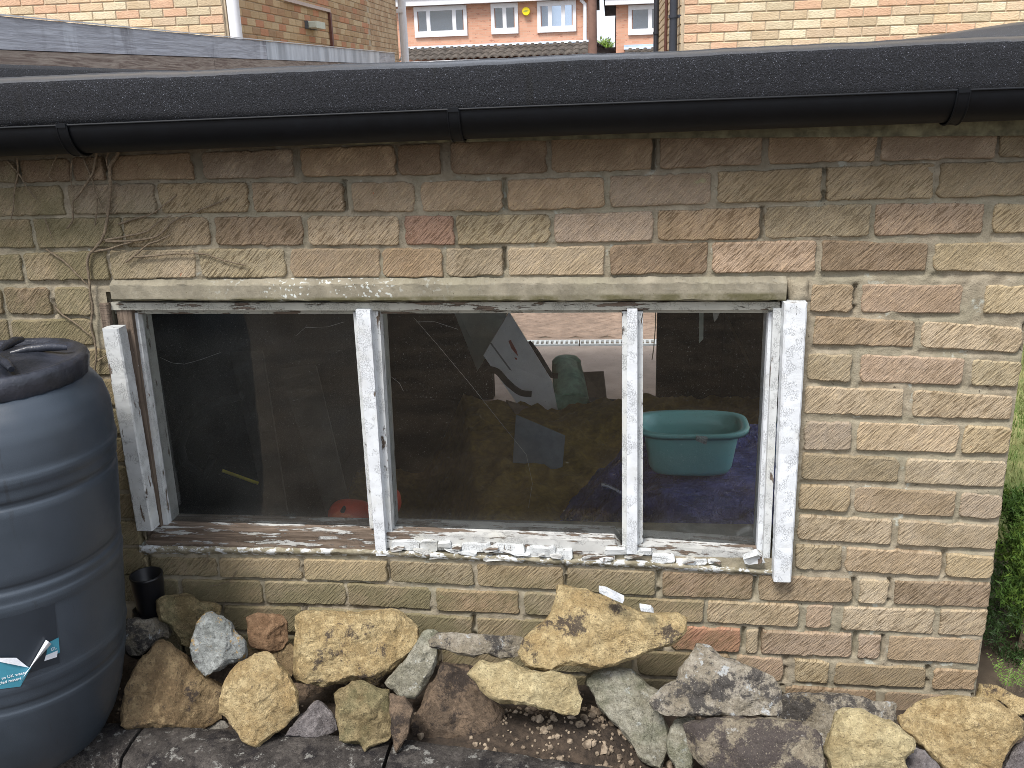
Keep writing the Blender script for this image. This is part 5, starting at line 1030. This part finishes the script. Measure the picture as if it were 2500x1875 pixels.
rock('biggest pale stone with a pointed right end on top of the heap', z7([(1325, 197), (1420, 220), (1510, 235), (1600, 260), (1700, 310), (1800, 350), (1850, 375), (1940, 385), (2080, 375), (2150, 420), (2150, 500), (2050, 590), (1900, 630), (1750, 700), (1570, 738), (1400, 715), (1320, 730), (1260, 750), (1170, 745), (1110, 680), (1085, 630), (1100, 560), (1180, 480), (1270, 400), (1310, 320)]), -.18, .06, 'bigtop', 15)
rock('wide grey lichened stone half hidden behind the bright yellow one', z8([(740, 850), (900, 840), (1050, 840), (1150, 850), (1300, 880), (1440, 900), (1450, 960), (1440, 1030), (1250, 1100), (1060, 1110), (1010, 1180), (920, 1130), (740, 1030)]), -.15, .05, 'lich', 22)
rock('pale narrow stone standing behind the long dark stone', z8([(130, 990), (240, 980), (230, 1100), (235, 1180), (225, 1300), (150, 1320), (80, 1230), (65, 1130), (90, 1040)]), -.30, .03, 'green', 20)
rock('grey and white lichened triangular stone', [(1588, 1711), (1615, 1677), (1649, 1657), (1661, 1630), (1688, 1596), (1700, 1573), (1730, 1576), (1755, 1598), (1795, 1614), (1844, 1631), (1885, 1651), (1907, 1684), (1910, 1724), (1901, 1749), (1844, 1751), (1783, 1751), (1681, 1747), (1624, 1745), (1596, 1732)], -.27, .065, 'lich', 19)
rock('long dark mottled stone at the bottom under the lichened triangle', z8([(165, 1030), (260, 1000), (390, 980), (550, 990), (700, 990), (850, 1010), (960, 1060), (995, 1130), (1000, 1340), (500, 1400), (330, 1330), (230, 1220), (190, 1120)]), -.36, .06, 'longdark', 21)
rock('orange brown stone behind the wall corner at the right', z8([(1930, 790), (2050, 800), (2150, 850), (2212, 880), (2290, 960), (2150, 970), (2060, 890), (1930, 880)]), .02, .03, 'bigtop', 25)
rock('small grey slab between the two bright stones', z8([(1530, 1150), (1620, 1180), (1700, 1290), (1690, 1340), (1480, 1340), (1480, 1250)]), -.33, .02, 'purple', 27)
rock('bright yellow stone at the bottom right', z8([(1080, 950), (1150, 925), (1230, 935), (1300, 970), (1420, 1010), (1500, 1080), (1565, 1130), (1545, 1190), (1500, 1240), (1520, 1340), (1300, 1400), (1080, 1370), (1030, 1240), (995, 1180), (1010, 1130), (1050, 1050)]), -.34, .065, 'pale', 23)
rock('large pale buff stone in the bottom right corner', z8([(1455, 980), (1560, 900), (1700, 860), (1850, 855), (1900, 865), (2040, 875), (2100, 930), (2160, 960), (2210, 1010), (2215, 1080), (2150, 1150), (2080, 1250), (2060, 1340), (1900, 1390), (1750, 1330), (1640, 1210), (1570, 1150), (1540, 1100), (1480, 1050)]), -.25, .065, 'yel', 24)
rock('purple grey stone cut by the right picture edge', z8([(2080, 1260), (2150, 1160), (2230, 1110), (2330, 1100), (2380, 1300), (2200, 1390), (2070, 1350)]), -.27, .045, 'purple', 26)

# slivers of fallen paint on the big stone
random.seed(33)
for k, (q, Y) in enumerate((([(1462, 1440), (1480, 1443), (1524, 1465), (1520, 1473), (1500, 1465), (1463, 1447)], -.235), ([(1562, 1484), (1590, 1488), (1596, 1496), (1565, 1492)], -.225))):
    mb = MB(); f, b = fr(q, Y, Y+.018); mb.hexa(f[::-1], b[::-1]); mb.build('fallen_flake', M['paint_clean'], label=['long flake of white paint on the sloping top of the biggest stone', 'short flake of white paint near the right end of the biggest stone'][k], cat='paint flake')

# soil bank behind and between the stones
def soilz(x, y):
    z = -1.315+.095*max(0, min(1, (.45-x)/.6))
    z += .075*math.exp(-((x-.10)/.24)**2)*math.exp(-((y+.28)/.12)**2)+.03*math.exp(-((x-.22)/.1)**2)*math.exp(-((y+.2)/.1)**2)
    return z+.012*N3(x*12, y*12, 0)+.006*N3(x*40, y*40, 2)
mb = MB(); mb.grid(160, 50, lambda u, v: (lambda x, y: Vector((x, y, soilz(x, y))))(-1.5+u*3.2, -.44+v*.46)); mb.build('soil', simple('dark_soil', (.050, .036, .025), .95, .5, 60, .006), kind='structure')
# loose crumbs of stone and mortar
crm = NT('rubble_crumbs'); crm.set(crm.mix(crm.ramp(crm.noise(45, 4), .3, .7), (.10, .075, .055), (.36, .29, .21)), .95, .2); crm.bump(crm.noise(300, 4), .001)
mb = MB(); random.seed(8)
def crumb(mb, c, r):
    ico = [(0, 0, 1), (.89, 0, .45), (.28, .85, .45), (-.72, .53, .45), (-.72, -.53, .45), (.28, -.85, .45), (.72, .53, -.45), (-.28, .85, -.45), (-.89, 0, -.45), (-.28, -.85, -.45), (.72, -.53, -.45), (0, 0, -1)]
    F_ = [(0, 1, 2), (0, 2, 3), (0, 3, 4), (0, 4, 5), (0, 5, 1), (1, 6, 2), (2, 7, 3), (3, 8, 4), (4, 9, 5), (5, 10, 1), (2, 6, 7), (3, 7, 8), (4, 8, 9), (5, 9, 10), (1, 10, 6), (11, 7, 6), (11, 8, 7), (11, 9, 8), (11, 10, 9), (11, 6, 10)]
    R_ = Matrix.Rotation(random.random()*6, 3, Vector((random.random(), random.random(), random.random()+.1)).normalized()); mb.add([c+R_ @ (Vector(v)*r*random.uniform(.6, 1.25)) for v in ico], F_)
for i in range(380):
    px = random.gauss(1420, 150); x = at(px, 1800, Y=-.3).x; y = random.uniform(-.40, -.12); crumb(mb, Vector((x, y, soilz(x, y)+.002)), random.choice([.002, .003, .003, .004, .005, .007, .011])*random.uniform(.7, 1.2))
for i in range(700): x = random.uniform(-1.1, 1.1); y = random.uniform(-.42, 0); crumb(mb, Vector((x, y, soilz(x, y)+.001)), random.uniform(.002, .006))
mb.build('rubble', crm.m, kind='stuff', label='loose crumbs of stone and mortar')
# edging blocks along the front
em = mk_rock('mossy_edging_concrete', (0.058, 0.051, 0.047), (0.144, 0.128, 0.114), (.028, .025, .026), .38, (.36, .35, .32), .55, seed=15)
ex = [at(105, 1850, Z=-1.165).x, at(335, 1790, Z=-1.165).x, at(958, 1815, Z=-1.165).x, at(2000, 1900, Z=-1.165).x]
edges = [(-1.15, at(330, 1800, Z=-1.165).x-.004, 'short dark edging block beside the foot of the water butt'), (at(330, 1800, Z=-1.165).x+.004, at(955, 1815, Z=-1.165).x-.004, 'long dark edging block under the diamond shaped stone'), (at(955, 1815, Z=-1.165).x+.004, .75, 'long dark edging block in front of the loose rubble')]
def yb(x): return lerp([(-.95, -.335), (-.2, -.350), (.30, -.418), (.8, -.47)], x)
for xa, xb, lb_ in edges:
    mb = MB(); m = max(20, int((xb-xa)/.012))
    def ef(u, v):
        x = xa+(xb-xa)*u; k = int(round(v*9)); y1 = yb(x); y0 = y1-.13; pr = [(y1, -1.30), (y1, -1.185), (y1-.006, -1.170), (y1-.03, -1.165), (y1-.06, -1.164), (y1-.09, -1.166), (y0+.015, -1.171), (y0+.004, -1.182), (y0, -1.20), (y0, -1.34)]
        y, z = pr[k]; return Vector((x+.002*N3(u*3, k, 5), y+.003*N3(x*30, k*.6, 1), z+(.0035*N3(x*25, y*25, 4)+.0015*N3(x*90, y*90, 4) if 0 < k < 9 else 0)))
    mb.grid(m, 9, lambda u, v: ef(1-u, v))
    for u in (0., 1.): e_ = [ef(u, k/9) for k in range(10)]; mb.add(e_, [tuple(range(10))])
    mb.build('edging_block', em, label=lb_, cat='edging block', group='dark edging blocks along the front of the rubble')

# ================================================================== RIGHT SIDE GARDEN
lawnm = NT('lawn_earth'); lawnm.set(lawnm.mix(lawnm.ramp(lawnm.noise(6, 5), .35, .65), (.12, .15, .05), (.26, .25, .11)), .95, .2)
MB().grid(40, 60, lambda u, v: Vector((1.22+u*6, .9+v*3.6, -1.30+.01*N3(u*30, v*20, 0)))).build('lawn', lawnm.m, kind='structure')
mb = MB(); vs = []; fs = []; random.seed(4)
for i in range(26000):
    x = random.uniform(1.3, 2.9); y = random.uniform(.9, 4.4); h_ = random.uniform(.02, .05); a = random.random()*6.28; w = .0022; k = len(vs); l_ = Vector((random.uniform(-.02, .02), random.uniform(-.02, .02), 0))
    vs += [Vector((x-w*math.cos(a), y-w*math.sin(a), -1.30)), Vector((x+w*math.cos(a), y+w*math.sin(a), -1.30)), Vector((x, y, -1.30+h_))+l_]; fs.append((k, k+1, k+2))
gm = NT('grass_blades'); gm.set(gm.mix(gm.ramp(gm.noise(1.6, 4), .42, .6), (.12, .19, .045), (.30, .29, .13)), .7, .3)
mb.add(vs, fs); mb.build('grass', gm.m, kind='stuff', label='short patchy green and straw coloured lawn grass')
random.seed(15)
cs = at(2500, 1330, Y=.35); sh = thing('conifer_shrub', 'bright yellow green conifer shrub beside the right wall corner', 'shrub', (cs.x+.06, .38, -1.32))
foliage('foliage', [((cs.x+.07+random.gauss(0, .075), .38+random.gauss(0, .07), cs.z-.06+random.uniform(-.17, .16)), (.035, .035, .045)) for _ in range(70)], 15000, .0105, leafm('conifer_green', (.05, .10, .018), (.19, .27, .04)), sh, 1.2, 2.2)
MB().tube([(cs.x+.06, .38, -1.32), (cs.x+.06, .38, cs.z)], [.014, .006], 8).build('stem', M['vine'], sh)
cd2 = at(2480, 1510, Y=.25); sh2 = thing('dark_shrub', 'dark green low shrub behind the wall corner', 'shrub', (cd2.x+.05, .3, -1.33))
foliage('foliage', [((cd2.x+random.uniform(-.06, .22), .33+random.uniform(-.08, .1), cd2.z+random.uniform(-.16, .06)), (.04, .04, .04)) for _ in range(40)], 9000, .008, leafm('dark_green', (.018, .040, .010), (.05, .09, .02)), sh2, .6, 2)
MB().tube([(cd2.x+.05, .3, -1.33), (cd2.x+.05, .3, cd2.z)], [.012, .005], 8).build('stem', M['vine'], sh2)
fp = thing('leafy_sprig', 'sprig of small pale green leaves at the lower right edge', 'plant', at(2480, 1690, Y=.05)); random.seed(6)
vs, fs = [], []; st = MB()
for i in range(16):
    a = at(random.uniform(2445, 2520), 1690, Y=random.uniform(.04, .14)); b = a+Vector((random.uniform(-.05, .05), random.uniform(-.03, .03), random.uniform(.05, .115))); st.tube([a, a.lerp(b, .5)+Vector((0, 0, .006)), b], .0007, 5)
    for k in range(16):
        t = .2+.8*k/16; p = a.lerp(b, t)+Vector((0, 0, .006*math.sin(math.pi*t))); d = Vector(((-1 if k % 2 else 1)*random.uniform(.6, 1), random.uniform(-.4, .4), .6)).normalized(); s_ = random.uniform(.006, .011); w = d.cross(Vector((0, 1, 0))).normalized()*s_*.22; n0 = len(vs); vs += [p, p+d*s_*.5+w, p+d*s_, p+d*s_*.5-w]; fs.append((n0, n0+1, n0+2, n0+3))
MB().add(vs, fs).build('leaves', leafm('sprig_green', (.13, .22, .05), (.26, .36, .09)), fp); st.build('stem', M['vine'], fp)
rf_ = at(2462, 1246, Y=.8); mb = MB(); blob(mb, rf_, .012, .012, .010, 2, .4, 2, 10); mb.build('flower', simple('red_petals', (.5, .03, .06), .6, .2), label='tiny red flower at the edge of the lawn', cat='flower')
